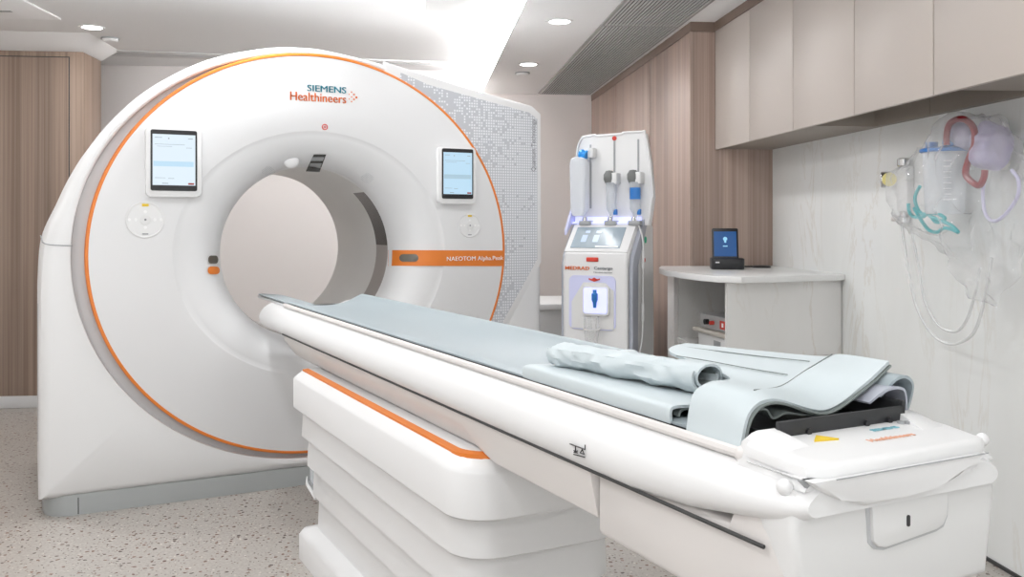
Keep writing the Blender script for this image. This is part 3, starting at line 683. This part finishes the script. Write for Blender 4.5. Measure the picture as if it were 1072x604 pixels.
# raised horns on both sides of the tail cap
for s in (-1, 1):
    bm = BM()
    loft(bm, [[(s * x, A - TA, z) for x, z in ((.128 - g, zt), (.160, zt), (.178, zt - .010), (.190, .850), (.120 - g, .850))] for A, zt, g in ((1.02, .898, .0), (1.008, .904, 0), (.975, .896, .008), (.925, .880, .02), (.888, .868, .02))], True, True)
    obj('tail_horn', bm, 'white', tb, 40)
for px, py, r in ((821.3, 510, .011), (1037.5, 458.5, .010), (1019.5, 553, .008)):
    p = tpx(px, py, A=.915); bm = BM(); bmesh.ops.create_uvsphere(bm, u_segments=18, v_segments=12, radius=r)
    p.x = max(-.208, min(.203, p.x)); bmesh.ops.translate(bm, vec=p, verts=bm.verts); obj('bumper', bm, 'white', tb)
# latch flap with key hole
fl = [tpx(px, py, A=.893) for px, py in ((909, 528), (911, 566), (916, 571), (924, 572), (977, 553), (984, 548), (988, 538), (989, 510))]
fo = [tpx(px, py, A=.893) for px, py in ((905.5, 528), (908, 568), (914, 574.5), (924, 575.5), (979, 556), (987, 551), (991, 540), (991.5, 510))]
obj('flap_gap', prism(BM(), [(v.x, v.z) for v in fo], 'y', .8915 - TA, .90 - TA), 'grey', tb)
lf = obj('latch_flap', prism(BM(), [(v.x, v.z) for v in fl], 'y', .886 - TA, .90 - TA, .003, 2), 'white2', tb)
kh = tpx(950.6, 545, A=.886); obj('key_hole', prism(BM(), rrect(kh.x - .003, kh.x + .003, kh.z - .008, kh.z + .008, .0025, 3), 'y', .8845 - TA, .89 - TA), 'dark', lf)
# side rails and the cradle
bm = BM()
for s in (-1, 1): tube(bm, [(s * .1745, a - TA, .869) for a in (3.73, 2.5, 1.03)], .0085, 8)
obj('side_rail', bm, 'skirt', tb)
for s in (-1, 1):
    bm = BM(); bmesh.ops.create_uvsphere(bm, u_segments=12, v_segments=8, radius=.013, matrix=Matrix.Translation((s * .1745, 1.02 - TA, .869))); obj('rail_end', bm, 'skirt', tb)
bm = BM(); loft(bm, [[(x, A - TA, z) for x, z in ((-.155, .866), (-.152, .856), (-.12, .845), (-.06, .845), (-.03, .850), (-.028, .856))] for A in (4.335, 4.3, 3.6)], True, True); obj('cradle_tongue', bm, 'white', tb)
obj('cradle', prism(BM(), rrect(-.165, .165, 1.05 - TA, 3.73 - TA, .01, 3), 'z', .858, .8685), 'dark', tb)
# small warning mark and table symbol on the side, tail lettering
def side(px, py, U=.8565): return tpx(px, py, U=U)
bm = BM()
for pts in (((597, 464.5), (613, 470.5), (613, 465.5)), ((603, 467), (603, 473)), ((601.2, 473.5), (605, 474)), ((601.2, 471.5), (603, 473), (605, 472)), ((608, 474), (610, 470.5), (612, 475.5), (608, 474)), ((601, 475.5), (612.5, 478.5))):
    tube(bm, [side(*p) + Vector((-.001, 0, 0)) for p in pts], .0011, 5)
obj('load_symbol', bm, 'black', tb)
wz = .8965
a = tpx(862, 455, z=wz)
obj('warning_sticker', prism(BM(), [(a.x - .022, a.y - .004), (a.x + .02, a.y - .010), (a.x + .006, a.y + .02)], 'z', .885, .8914), 'yellow', tb)
def top_text(s, px, py, wd, m):
    c = tpx(px, py, z=.890); return text('tail_lettering', s, wd, m, tb, Matrix.Translation((c.x, c.y, ztop(c.x, c.y + TA - .015) + .0006)), .0004, .006)
top_text('SIEMENS', 926, 449, .056, 'palteal'); top_text('Healthineers', 933, 456, .092, 'palorange')
for px in (943, 950):
    c = tpx(px, 437, z=.90); obj('tail_button', lathe(BM(), [(.0055, .885), (.0055, .8945), (.0005, .8955)], 12, (c.x, c.y, 0), caps=False), 'greyp', tb)
# pedestal
def tier(hw, a0, a1, zs, name, m='white', rr=(.10, .10)):
    bm = BM(); rings = []
    for z, d in zs:
        o_ = rrect(-hw + d, hw - d, a0 + d - TA, a1 - d - TA, (.035, .035, .10, .10), 6)
        rings.append([(x, y, z) for x, y in o_])
    loft(bm, rings, True, True); return obj(name, bm, m, tb, 40)
tier(.248, 1.835, 3.335, [(.535, .006), (.541, 0), (.640, .0), (.648, .004), (.672, .026), (.675, .03)], 'pedestal_ledge')
bm = BM(); o1 = rrect(-.222, .222, 1.861 - TA, 3.309 - TA, (.035, .035, .09, .09), 8); o2 = rrect(-.205, .205, 1.878 - TA, 3.292 - TA, (.03, .03, .075, .075), 8)
o1, o2 = o1[17:36], o2[17:36]; loft(bm, [[(x, y, .66) for x, y in o1], [(x, y, .678) for x, y in o1], [(x, y, .682) for x, y in o2], [(x, y, .66) for x, y in o2]], closed=False); obj('accent_strip', bm, 'orange', tb)
for hw, a0, a1, z0, z1 in ((.226, 1.872, 3.303, .436, .545), (.210, 1.890, 3.288, .332, .446), (.194, 1.908, 3.273, .228, .342), (.180, 1.925, 3.258, .10, .238)):
    tier(hw, a0, a1, [(z0, .004), (z0 + .004, 0), (z1 - .02, .004), (z1, .006)], 'pedestal_rib')
tier(.232, 1.86, 3.315, [(0, .0), (.085, 0), (.105, .012), (.118, .05), (.12, .09)], 'pedestal_foot')
bm = B(-.17, .10, 3.29 - TA, 3.40 - TA, .215, .222); box(bm, -.17, -.164, 3.29 - TA, 3.40 - TA, .22, .245); box(bm, -.17, .1, 3.396 - TA, 3.402 - TA, .22, .26); obj('wire_pocket', bm, 'greyp', tb)
obj('pocket_panel', B(-.165, -.160, 3.30 - TA, 3.385 - TA, .245, .33), 'clear', tb)
obj('pocket_rim', tube(BM(), [(-.172, 3.28 - TA, .205), (-.178, 3.38 - TA, .235), (-.17, 3.41 - TA, .25), (.1, 3.41 - TA, .25)], .006, 6), 'white', tb)

# ================================================================== mattress and cloths on the table
def rowz(A, lift=0, dip=0):
    return [tp(U, A, z + lift - (dip if .99 < U < 1.16 else 0)) for U, z in ((.918, .880), (.945, .882), (1.0, .876), (1.08, .874), (1.15, .880), (1.20, .893), (1.225, .905), (1.243, .902))]
mt = obj('table_mattress', sheet([rowz(A, 0, d) for A, d in ((3.725, .008), (3.66, .005), (3.5, 0), (3.0, 0), (2.4, 0), (1.9, 0), (1.5, 0), (1.12, 0))], 4, 4, .0045), 'fabric', tb)
mt.parent = None; mt.matrix_world = Matrix.Translation(g2w(TU, TA)) @ Matrix.Rotation(ROT, 4, 'Z')
tag(mt, 'long thin pale blue-grey mattress lying along the patient table', 'mattress')
hp = obj('head_pad', sheet([[tp(U, A, z) for U, z in ((.928, .874), (.945, .875), (.98, .872), (1.02, .868), (1.05, .862))] for A in (4.33, 4.1, 3.70)], 3, 4, .004), 'fabric', None)
def put(o): o.matrix_world = Matrix.Translation(g2w(TU, TA)) @ Matrix.Rotation(ROT, 4, 'Z'); return o
tag(put(hp), 'narrow pale blue-grey pad reaching into the tunnel from the table', 'pad')
# black tray at the tail
tr = tag(put(empty('restraint_tray', (0, 0, 0))), 'black shallow tray under the cloths at the tail of the table', 'tray')
bm = B(-.128, .135, 1.005 - TA, 1.18 - TA, .882, .887); box(bm, -.128, .135, 1.0 - TA, 1.006 - TA, .882, .914, bev=.002); box(bm, -.131, -.125, 1.0 - TA, 1.10 - TA, .882, .896); box(bm, .13, .136, 1.0 - TA, 1.26 - TA, .882, .922)
obj('tray_body', bm, 'blackmat', tr)
bm = BM()
for x in (-.07, .05, .1): lathe(bm, [(.005, 0), (.005, -.004), (.0005, -.004)], 10, (x, 1.0 - TA, .895), 'y', caps=False)
obj('screws', bm, 'black', tr)
0 and obj('white_strap', sheet([[tp(1.04, 1.03, .899), tp(1.10, 1.035, .906), tp(1.16, 1.04, .917)], [tp(1.04, 1.05, .900), tp(1.10, 1.055, .908), tp(1.16, 1.06, .919)]], 3, 5, .002), 'wtext', tr)
# folded lower layer along the near edge
lay = [[tp(U, A, z) for U, z in ((.9155, .876), (.914, .893), (.922, .904), (.96, .9035), (1.06, .900), (1.17, .909), (1.215, .907), (1.226, .89))] for A in (1.715, 1.69, 1.5, 1.34, 1.205)]
lay[0] = [v + Vector((.004, 0, -.007 if v.z > .89 else 0)) for v in lay[0]]
t = tag(put(empty('folded_strap', (0, 0, 0))), 'flat folded pale blue cloth layer lying under the rolled cloth on the mattress edge', 'cloth')
obj('cloth', sheet(lay, 5, 4, .005, .0016, 14), 'fabric2', t)
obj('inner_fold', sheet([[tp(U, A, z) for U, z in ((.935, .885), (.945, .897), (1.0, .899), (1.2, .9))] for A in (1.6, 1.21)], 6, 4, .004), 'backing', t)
# rolled cloth
def roll():
    bm = BM(); rows = []; thick = []
    n = 46; st_ = 56
    for k in range(st_ + 1):
        f = k / st_; A = 1.675 + (1.275 - 1.675) * f; U = .985 + (1.052 - .985) * f; zc = .928 + .002 * f; row = []
        for i in range(n + 1):
            a = i / n * 2 * PI * 1.62 + 2.6; g = 1 - .40 * i / n
            ru, rz = (.046 - .004 * (1 - f)) * g, (.027 + .003 * f) * g
            p = Vector((math.cos(a) * ru, 0, math.sin(a) * rz))
            if i < n * .62:
                q = Vector((A * 1.0, a * .9, 3.1)); wv = noise.noise(q * 2.2 + Vector((f * 7, 0, 0))); p *= 1 + .20 * wv * math.sin(PI * min(1, f * 1.05)) + .38 * (abs(noise.noise(Vector((A * 24, a * 1.3, 5)))) - .22) * min(1, (1 - f) * 8 + .15) + .05 * noise.noise(q * 9)
            row.append(tp(U + p.x * .96, A + p.x * .18, zc + p.z))
        rows.append(row)
    bm.free(); return sheet(rows, 1, 1, .0045)
rl = tag(put(empty('rolled_cloth', (0, 0, 0))), 'rolled pale blue cloth with a creased surface lying on the folded layer', 'cloth')
obj('roll', roll(), 'fabric2', rl, 50)
bm = BM(); n = 40                                               # dark lining seen in the open end of the roll
rr = []
for k in range(2):
    A, U, zc = (1.279, 1.0505, .930) if k == 0 else (1.38, 1.033, .9295)
    rr.append([tp(U + math.cos(i / n * 2 * PI) * .0245, A + math.cos(i / n * 2 * PI) * .0245 * .18, zc + math.sin(i / n * 2 * PI) * .0145) for i in range(n)])
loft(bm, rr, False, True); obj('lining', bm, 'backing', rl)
# big cover cloth draped over the tray
ctrl = [
    [(1.237, 1.575, .944), (1.15, 1.515, .940), (1.075, 1.25, .934), (.962, 1.165, .946), (.926, 1.162, .928), (.911, 1.160, .873)],
    [(1.240, 1.47, .950), (1.15, 1.41, .943), (1.07, 1.215, .935), (.966, 1.142, .947), (.929, 1.140, .928), (.911, 1.138, .873)],
    [(1.240, 1.33, .957), (1.15, 1.28, .946), (1.065, 1.175, .937), (.970, 1.115, .947), (.931, 1.112, .928), (.911, 1.110, .873)],
    [(1.241, 1.19, .966), (1.155, 1.165, .950), (1.065, 1.135, .938), (.976, 1.088, .946), (.933, 1.08, .928), (.910, 1.075, .874)],
    [(1.242, 1.155, .974), (1.160, 1.13, .957), (1.075, 1.10, .936), (.980, 1.07, .943), (.934, 1.062, .926), (.910, 1.055, .875)],
    [(1.244, 1.055, .975), (1.175, 1.045, .944), (1.10, 1.055, .908), (.992, 1.050, .937), (.937, 1.043, .924), (.910, 1.034, .876)]]
bc = tag(put(empty('cover_cloth', (0, 0, 0))), 'large pale blue-grey cover cloth draped in folds over the tail end of the table', 'cloth')
obj('cloth', sheet([[tp(*p) for p in r] for r in ctrl], 6, 8, .006, .0018, 11), 'fabric2', bc, 60)
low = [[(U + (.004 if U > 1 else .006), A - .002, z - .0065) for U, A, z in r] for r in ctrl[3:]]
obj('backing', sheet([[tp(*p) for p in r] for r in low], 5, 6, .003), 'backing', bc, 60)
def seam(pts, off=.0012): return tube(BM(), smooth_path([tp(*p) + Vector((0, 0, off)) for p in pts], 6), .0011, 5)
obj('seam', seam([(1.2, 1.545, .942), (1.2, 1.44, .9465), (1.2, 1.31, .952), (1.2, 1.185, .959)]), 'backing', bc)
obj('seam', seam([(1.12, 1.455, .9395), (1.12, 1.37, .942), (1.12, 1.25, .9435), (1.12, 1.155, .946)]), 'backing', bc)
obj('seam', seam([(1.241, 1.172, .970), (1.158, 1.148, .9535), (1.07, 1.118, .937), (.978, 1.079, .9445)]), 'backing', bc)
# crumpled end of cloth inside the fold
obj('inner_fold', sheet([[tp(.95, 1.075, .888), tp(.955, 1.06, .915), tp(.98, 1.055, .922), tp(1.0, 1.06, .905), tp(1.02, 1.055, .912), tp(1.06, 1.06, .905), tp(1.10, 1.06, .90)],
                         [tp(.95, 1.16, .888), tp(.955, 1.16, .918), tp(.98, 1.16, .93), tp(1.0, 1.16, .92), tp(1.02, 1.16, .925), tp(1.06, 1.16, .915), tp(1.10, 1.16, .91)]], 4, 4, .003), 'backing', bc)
t = tag(put(empty('curled_strap', (0, 0, 0))), 'blue-grey strap end curling over the far side of the tail', 'cloth')
obj('strap', sheet([[tp(1.20, A, .925), tp(1.225, A - .01, .952), tp(1.25, A - .012, .955), tp(1.268, A - .01, .938), tp(1.272, A, .905), tp(1.262, A, .888)] for A in (1.16, 1.09, 1.035)], 4, 5, .005), 'fabric', t)
obj('strap_lining', sheet([[tp(1.17, A, .918), tp(1.20, A - .01, .938), tp(1.235, A - .01, .938), tp(1.252, A - .005, .92), tp(1.258, A, .892)] for A in (1.15, 1.03)], 4, 5, .004), 'midgrey', t)

# ================================================================== contrast injector
IJ = Vector((.893, 4.62, 0))
ij = tag(empty('contrast_injector', IJ, math.radians(-33)), 'white injector column with three syringe bays standing right of the scanner', 'medical injector')
sidep = [(.0, .03), (-.004, 1.0), (.0, 1.045), (.145, 1.195), (.16, 1.2), (.36, 1.2), (.39, 1.12), (.36, .60), (.36, .03)]
obj('body', prism(BM(), sidep, 'x', -.175, .175, .018, 3), 'white', ij)
obj('castor_base', prism(BM(), rrect(-.21, .21, -.03, .42, .05, 5), 'z', .012, .06, .01), 'greyp', ij)
# side blade in grey, rising to the back panel
blade = [(.02, .06), (.02, .98), (.04, 1.04), (.20, 1.22), (.25, 1.36), (.262, 1.36), (.262, 1.24), (.20, 1.12), (.10, .99), (.09, .06)]
for s in (-1, 1): obj('side_blade', prism(BM(), blade, 'x', s * .1755, s * .196, .004), 'midgrey', ij)
obj('side_cover', prism(BM(), [(.09, .06), (.10, .985), (.20, 1.12), (.27, 1.25), (.36, 1.18), (.37, .6), (.36, .06)], 'x', .1755, .188, .004), 'white2', ij)
# upper back panel
bp = [(x + .018, 1.19 + (z - 1.19) * .975) for x, z in ((-.205, 1.19), (-.232, 1.30), (-.20, 1.60), (-.175, 1.665), (-.16, 1.675), (-.095, 1.683), (-.085, 1.677), (.05, 1.680), (.06, 1.688), (.165, 1.688), (.178, 1.68), (.205, 1.52), (.222, 1.34), (.20, 1.19))]
obj('back_panel', prism(BM(), bp, 'y', .20, .255, .008, 3), 'white', ij)
rim = BM()
tube(rim, smooth_path([(x, .2, z) for x, z in bp[1:-1]], 3), .007, 6); obj('panel_rim', rim, 'white', ij)
for x, z0, z1 in ((-.105, 1.28, 1.62), (.03, 1.42, 1.64), (.162, 1.42, 1.638)): obj('slide_slot', B(x - .0045, x + .0045, .196, .205, z0, z1), 'greyp', ij)
obj('red_emblem', lathe(BM(), [(.012, .201), (.012, .195), (.0005, .194)], 18, (.03, 0, 1.648), 'y', caps=False), 'redm', ij)
# glowing trough under the bays
obj('trough', prism(BM(), [(.145, 1.199), (.2, 1.199), (.2, 1.235), (.19, 1.235), (.185, 1.21), (.145, 1.207)], 'x', -.19, .18), 'glow', ij)
obj('side_guard', prism(BM(), [(.09, 1.14), (.15, 1.195), (.20, 1.20), (.20, 1.31), (.185, 1.30), (.14, 1.235), (.09, 1.165)], 'x', -.21, -.196, .003), 'paleblue', ij)
# syringe bays
def bay(x, blue):
    s = obj('syringe', lathe(BM(), [(.008, 1.225), (.013, 1.25), (.026, 1.275), (.027, 1.40), (.030, 1.405), (.030, 1.412), (.026, 1.414)], 20, (x, .155, 0), caps=False), 'clear', ij)
    obj('plunger_head', lathe(BM(), [(.001, 1.405), (.022, 1.41), (.030, 1.43), (.030, 1.455), (.018, 1.475), (.001, 1.478)], 18, (x - .012, .155, 0), caps=False), 'headgrey', ij)
    obj('drive_clamp', B(x + .005, x + .036, .135, .2, 1.405, 1.465, bev=.006), 'white2', ij)
    if blue: obj('blue_label', lathe(BM(), [(.0285, 1.325), (.0285, 1.385)], 20, (x, .155, 0), caps=False), 'blue', s)
    obj('valve', lathe(BM(), [(.014, 1.20), (.014, 1.222), (.009, 1.235)], 16, (x - .005, .15, 0)), 'chrome', ij)
    obj('valve_block', B(x - .03, x + .034, .125, .175, 1.19, 1.215, bev=.005), 'greyp', ij)
    obj('blue_clip', B(x + .012, x + .03, .145, .17, 1.245, 1.275, bev=.004), 'blue', ij)
bay(.030, False); bay(.160, True)
# saline bottle in the left bay with bright blue cap
obj('valve', lathe(BM(), [(.014, 1.20), (.014, 1.222), (.009, 1.235)], 16, (-.118, .15, 0)), 'chrome', ij); obj('valve_block', B(-.143, -.079, .125, .175, 1.19, 1.215, bev=.005), 'greyp', ij)
bm = BM(); loft(bm, [[(x, y, z) for x, y in rrect(-.143 - wd, -.143 + wd, .10, .10 + d_, .02, 4)] for z, wd, d_ in ((1.24, .030, .05), (1.27, .042, .07), (1.40, .046, .075), (1.515, .048, .075), (1.54, .040, .06), (1.548, .022, .045))], True, True); obj('saline_bag', bm, 'milky', ij)
bm = lathe(BM(), [(.001, 0), (.022, .004), (.026, .018), (.02, .034), (.026, .036), (.026, .044), (.001, .046)], 16, (0, 0, 0), 'x', caps=False); bm.transform(Matrix.Translation((-.15, .15, 1.572)) @ Matrix.Rotation(math.radians(15), 4, 'Y')); obj('blue_cap', bm, 'blue2', ij)
obj('cap_holder', B(-.105, -.07, .15, .2, 1.548, 1.60, bev=.006), 'white2', ij)
# console screen on the slope
sl = Matrix.Translation((0, 0, 1.045)) @ Matrix.Rotation(math.atan2(.15, .145), 4, 'X')      # local: x right, y up the slope, z out
def sb(name, x0, x1, y0, y1, z0, z1, m, parent=None, bev=0):
    b = B(x0, x1, y0, y1, z0, z1, bev=bev); b.transform(sl); return obj(name, b, m, parent or ij)
sb('console_frame', -.172, .172, .012, .202, -.004, .006, 'white', None, .003)
cs = sb('console_screen', -.145, .125, .035, .180, .004, .0085, 'injscr')
for x0, x1, y0, y1 in ((-.10, -.07, .075, .125), (-.035, -.005, .075, .125), (-.09, -.065, .14, .155), (-.03, 0, .14, .155)): sb('screen_tile', x0, x1, y0, y1, .0082, .0092, 'injlit', cs)
sb('screen_button', -.01, .115, .04, .05, .0082, .0092, 'green' if False else 'wtext', cs)
obj('red_key', B(-.045, .02, -.010, .0, 1.006, 1.028, bev=.004), 'redm', ij)
text('maker_lettering', 'MEDRAD', .135, 'otext', ij, Matrix.Translation((-.095, -.0065, .972)) @ FRONT, .001, .02, height=.018)
text('model_lettering', 'Centargo', .10, 'gtext', ij, Matrix.Translation((.048, -.0065, .972)) @ FRONT, .001, .012, height=.02)
text('model_lettering', 'Injection System', .10, 'gtext', ij, Matrix.Translation((.045, -.0065, .952)) @ FRONT, .0008, 0, height=.007)
# lit recess in the front
obj('front_recess', prism(BM(), rrect(-.14, .115, .66, .935, .03, 5), 'y', -.0075, -.002), 'paleblue', ij)
obj('recess_cover', prism(BM(), [(-.125, .665), (.105, .665), (.105, .86), (.06, .90), (-.06, .90), (-.125, .80)], 'y', -.0095, -.006), 'white2', ij)
po = obj('port_frame', prism(BM(), rrect(-.062, .085, .735, .885, .018, 5), 'y', -.024, -.006, .004), 'white', ij)
obj('port_light', prism(BM(), rrect(-.052, .075, .745, .875, .012, 5), 'y', -.0255, -.022), 'glow', po)
obj('blue_connector', lathe(BM(), [(.008, .775), (.010, .80), (.016, .815), (.016, .845), (.010, .85), (.009, .865)], 16, (.01, -.028, 0)), 'blue', ij)
bm = BM(); prism(bm, [(-.03, .915), (.0, .905), (.03, .915), (.03, .922), (.015, .918), (0, .926), (-.015, .918), (-.03, .922)], 'y', -.0105, -.007); obj('red_hearts', bm, 'redm', ij)
obj('drip_cup', lathe(BM(), [(.03, .60), (.036, .64), (.04, .73)], 20, (0, -.045, 0), caps=False), 'cup', ij)
obj('cup_holder', lathe(BM(), [(.041, .665), (.045, .665), (.045, .672), (.041, .672)], 20, (0, -.045, 0), caps=False), 'white', ij)
# hanging line on the right side with small stickers
obj('contrast_line', tube(BM(), smooth_path([(.17, .13, 1.23), (.205, .14, 1.12), (.204, .15, .95), (.203, .15, .75), (.21, .12, .62), (.215, .05, .52)], 6), .004, 6), 'white', ij)
obj('line_sleeve', tube(BM(), [(.205, .145, 1.06), (.2045, .148, .97)], .008, 8), 'white', ij); obj('line_sleeve', tube(BM(), [(.2035, .15, .79), (.204, .148, .70)], .008, 8), 'white', ij)
obj('green_sticker', lathe(BM(), [(.018, .187), (.018, .1895), (.0005, .1895)], 16, (0, .235, 1.115), 'x', caps=False), 'green', ij)
obj('red_sticker', lathe(BM(), [(.011, .187), (.011, .1895), (.0005, .1895)], 16, (0, .22, 1.01), 'x', caps=False), 'redm', ij)

# ================================================================== gas outlet and suction set on the marble wall
XO = XR
g = tag(empty('gas_outlet', (XO, 3.63, 1.35)), 'white wall gas outlet with chrome fittings and a yellow dial gauge', 'gas outlet')
obj('wall_block', B(-.035, 0, -.045, .035, -.10, .085, bev=.006), 'white2', g)
obj('top_fitting', lathe(BM(), [(.022, .085), (.026, .09), (.026, .115), (.018, .12)], 16, (-.025, -.005, 0)), 'chrome', g)
obj('lower_fitting', lathe(BM(), [(.02, -.15), (.026, -.145), (.026, -.125), (.016, -.12), (.016, -.10)], 16, (-.025, -.005, 0)), 'chrome', g)
obj('lower_knob', lathe(BM(), [(.012, 0), (.012, .05), (.009, .055)], 14, (-.03, .02, -.13), 'y'), 'skirt', g)
gm = lathe(BM(), [(.034, 0), (.034, .03), (.030, .034)], 24, (0, 0, 0), 'x', caps=True); gm.transform(Matrix.Translation((-.045, .075, .035)) @ Matrix.Rotation(math.radians(150), 4, 'Z')); ga_ = obj('gauge_body', gm, 'chrome', g)
gm = lathe(BM(), [(.029, .034), (.029, .037), (.0005, .037)], 24, (0, 0, 0), 'x', caps=False); box(gm, .037, .038, -.002, .002, -.004, .022)
gm.transform(Matrix.Translation((-.045, .075, .035)) @ Matrix.Rotation(math.radians(180 + 62), 4, 'Z')); obj('gauge_face', gm, 'gauge', ga_)
# canister
CXn, CYn = 1.925, 3.21
ca = tag(empty('suction_canister', (CXn, CYn, 1.235)), 'clear suction canister with a blue lid hanging on the marble wall', 'canister')
obj('jar', lathe(BM(), [(.001, .0), (.062, .0), (.068, .008), (.076, .22), (.079, .228)], 32, caps=False), 'milky', ca)
bm = BM()
for k in range(8): box(bm, -.045, -.02, -.075, -.066, .05 + k * .02, .0525 + k * .02)
obj('graduation_marks', bm, 'wtext', ca)
obj('inner_column', lathe(BM(), [(.016, .01), (.016, .22)], 16), 'clear', ca)
ld_ = obj('lid', lathe(BM(), [(.082, .226), (.086, .23), (.086, .238), (.07, .244), (.001, .246)], 32, caps=False), 'blue', ca)
obj('lid_cap', lathe(BM(), [(.022, .244), (.022, .266), (.001, .268)], 18, (-.03, .035, 0), caps=False), 'blue', ld_)
obj('lid_port', tube(BM(), [(-.01, -.02, .24), (-.012, -.022, .268), (-.02, -.05, .262), (-.022, -.075, .248)], .010, 8), 'blue', ld_)
obj('wall_bracket', B(-.01, XR - CXn, -.03, .03, .16, .20), 'white2', ca)
SX = 1.90
def sr(px, py, X=SX): return room(px, py, X=X)
def wire(name, pix, r, m, label, cat, X=SX, n=7, k=8):
    pts = [sr(p[0], p[1], p[2] if len(p) > 2 else X) for p in pix]
    return tag(obj(name, tube(BM(), smooth_path(pts, n), r, k), m), label, cat)
wire('suction_tube', [(991, 152), (991, 141), (994, 130), (1003, 124.5), (1012, 126), (1019, 134), (1020.5, 148), (1018, 158), (1013, 170), (1011, 182), (1017, 190), (1025, 194), (1030, 186), (1031, 178)], .0115, 'red', 'thick dark red tube looped above the canister', 'tube', 1.89)
wire('oxygen_tube', [(951, 213), (952, 222), (957, 227), (966, 227), (972, 224), (979, 232), (985, 232), (989, 228), (978, 223), (966, 224), (960, 217), (958, 206), (963, 195)], .0068, 'tealt', 'teal tubing bundled below the canister, left coil', 'tube', 1.88)
wire('oxygen_tube', [(957, 218), (966, 233), (973, 241), (981, 243), (988, 239), (996, 240), (1003, 243), (996, 236), (985, 231), (973, 226)], .0068, 'tealt', 'teal tubing hanging lowest below the canister', 'tube', 1.875)
wire('mask_tube', [(1032, 182), (1029, 200), (1031, 222), (1038, 231), (1047, 229), (1058, 218), (1066, 203), (1066, 188), (1059, 178)], .006, 'lavt', 'pale lavender tube looped at the right of the bag', 'tube', 1.92)
wire('drain_tube', [(943, 224, 1.99), (946, 250, 1.98), (952, 290, 1.97), (961, 325, 1.96), (978, 352, 1.95), (998, 360, 1.94), (1018, 350, 1.93), (1028, 325, 1.92), (1034, 295, 1.92), (1038, 270, 1.92)], .0055, 'tube', 'clear tube hanging in a long loop from the gas outlet, outer one', 'tube')
wire('drain_tube', [(954, 240, 1.98), (962, 280, 1.97), (968, 315, 1.96), (982, 340, 1.95), (1000, 347, 1.94), (1012, 335, 1.93), (1020, 310, 1.92), (1026, 280, 1.92)], .005, 'tube', 'clear tube hanging in a long loop from the gas outlet, inner one', 'tube')
# lavender mask bag
def blob(name, pix, X, dx, m, label, cat, amp=.012, sc=22, n=14):
    P = [sr(px, py, X) for px, py in pix]; P = smooth_path(P, 4, True); c = sum(P, Vector()) / len(P); bm = BM(); rings = []
    for k in range(n + 1):
        a = -PI / 2 + PI * k / n; s = max(.02, math.cos(a)) ** .6; off = math.sin(a) * dx
        ring = []
        for p in P:
            q = c + (p - c) * s; q.x = X + off; w_ = Vector((noise.noise(q * sc), noise.noise(q * sc + Vector((31, 7, 3))), noise.noise(q * sc + Vector((5, 43, 17))))) * amp; q += w_; q.x = min(q.x, XR - .004); ring.append(q)
        rings.append(ring)
    loft(bm, rings, True, True); return tag(obj(name, bm, m, None, 60), label, cat)
blob('breathing_mask', [(1024, 140), (1036, 128), (1048, 134), (1052, 150), (1049, 168), (1042, 178), (1030, 176), (1024, 160)], 1.94, .055, 'lav', 'crumpled lavender mask bag beside the red tube', 'mask', .022, 20)
blob('breathing_mask', [(1004, 130), (1014, 128), (1020, 138), (1016, 155), (1004, 157), (999, 145)], 1.955, .04, 'lav', 'lavender pouch seen inside the red tube loop', 'mask')
blob('paper_pouch', [(1036, 126), (1050, 127), (1056, 138), (1055, 150), (1052, 160), (1056, 175), (1047, 176), (1045, 150), (1040, 136)], 1.99, .02, 'glove', 'crumpled white paper pouch behind the lavender mask bag', 'pouch', .010, 30)
# clear bag around it all
blob('plastic_bag', [(934, 191), (960, 166), (985, 138), (996, 120), (1016, 118), (1044, 122), (1060, 150), (1068, 190), (1068, 240), (1058, 285), (1040, 318), (1020, 300), (1008, 275), (985, 258), (962, 246), (944, 226)], 1.915, .095, 'film', 'large clear plastic bag wrapped around the canister and tubes', 'bag', .034, 17, 22)
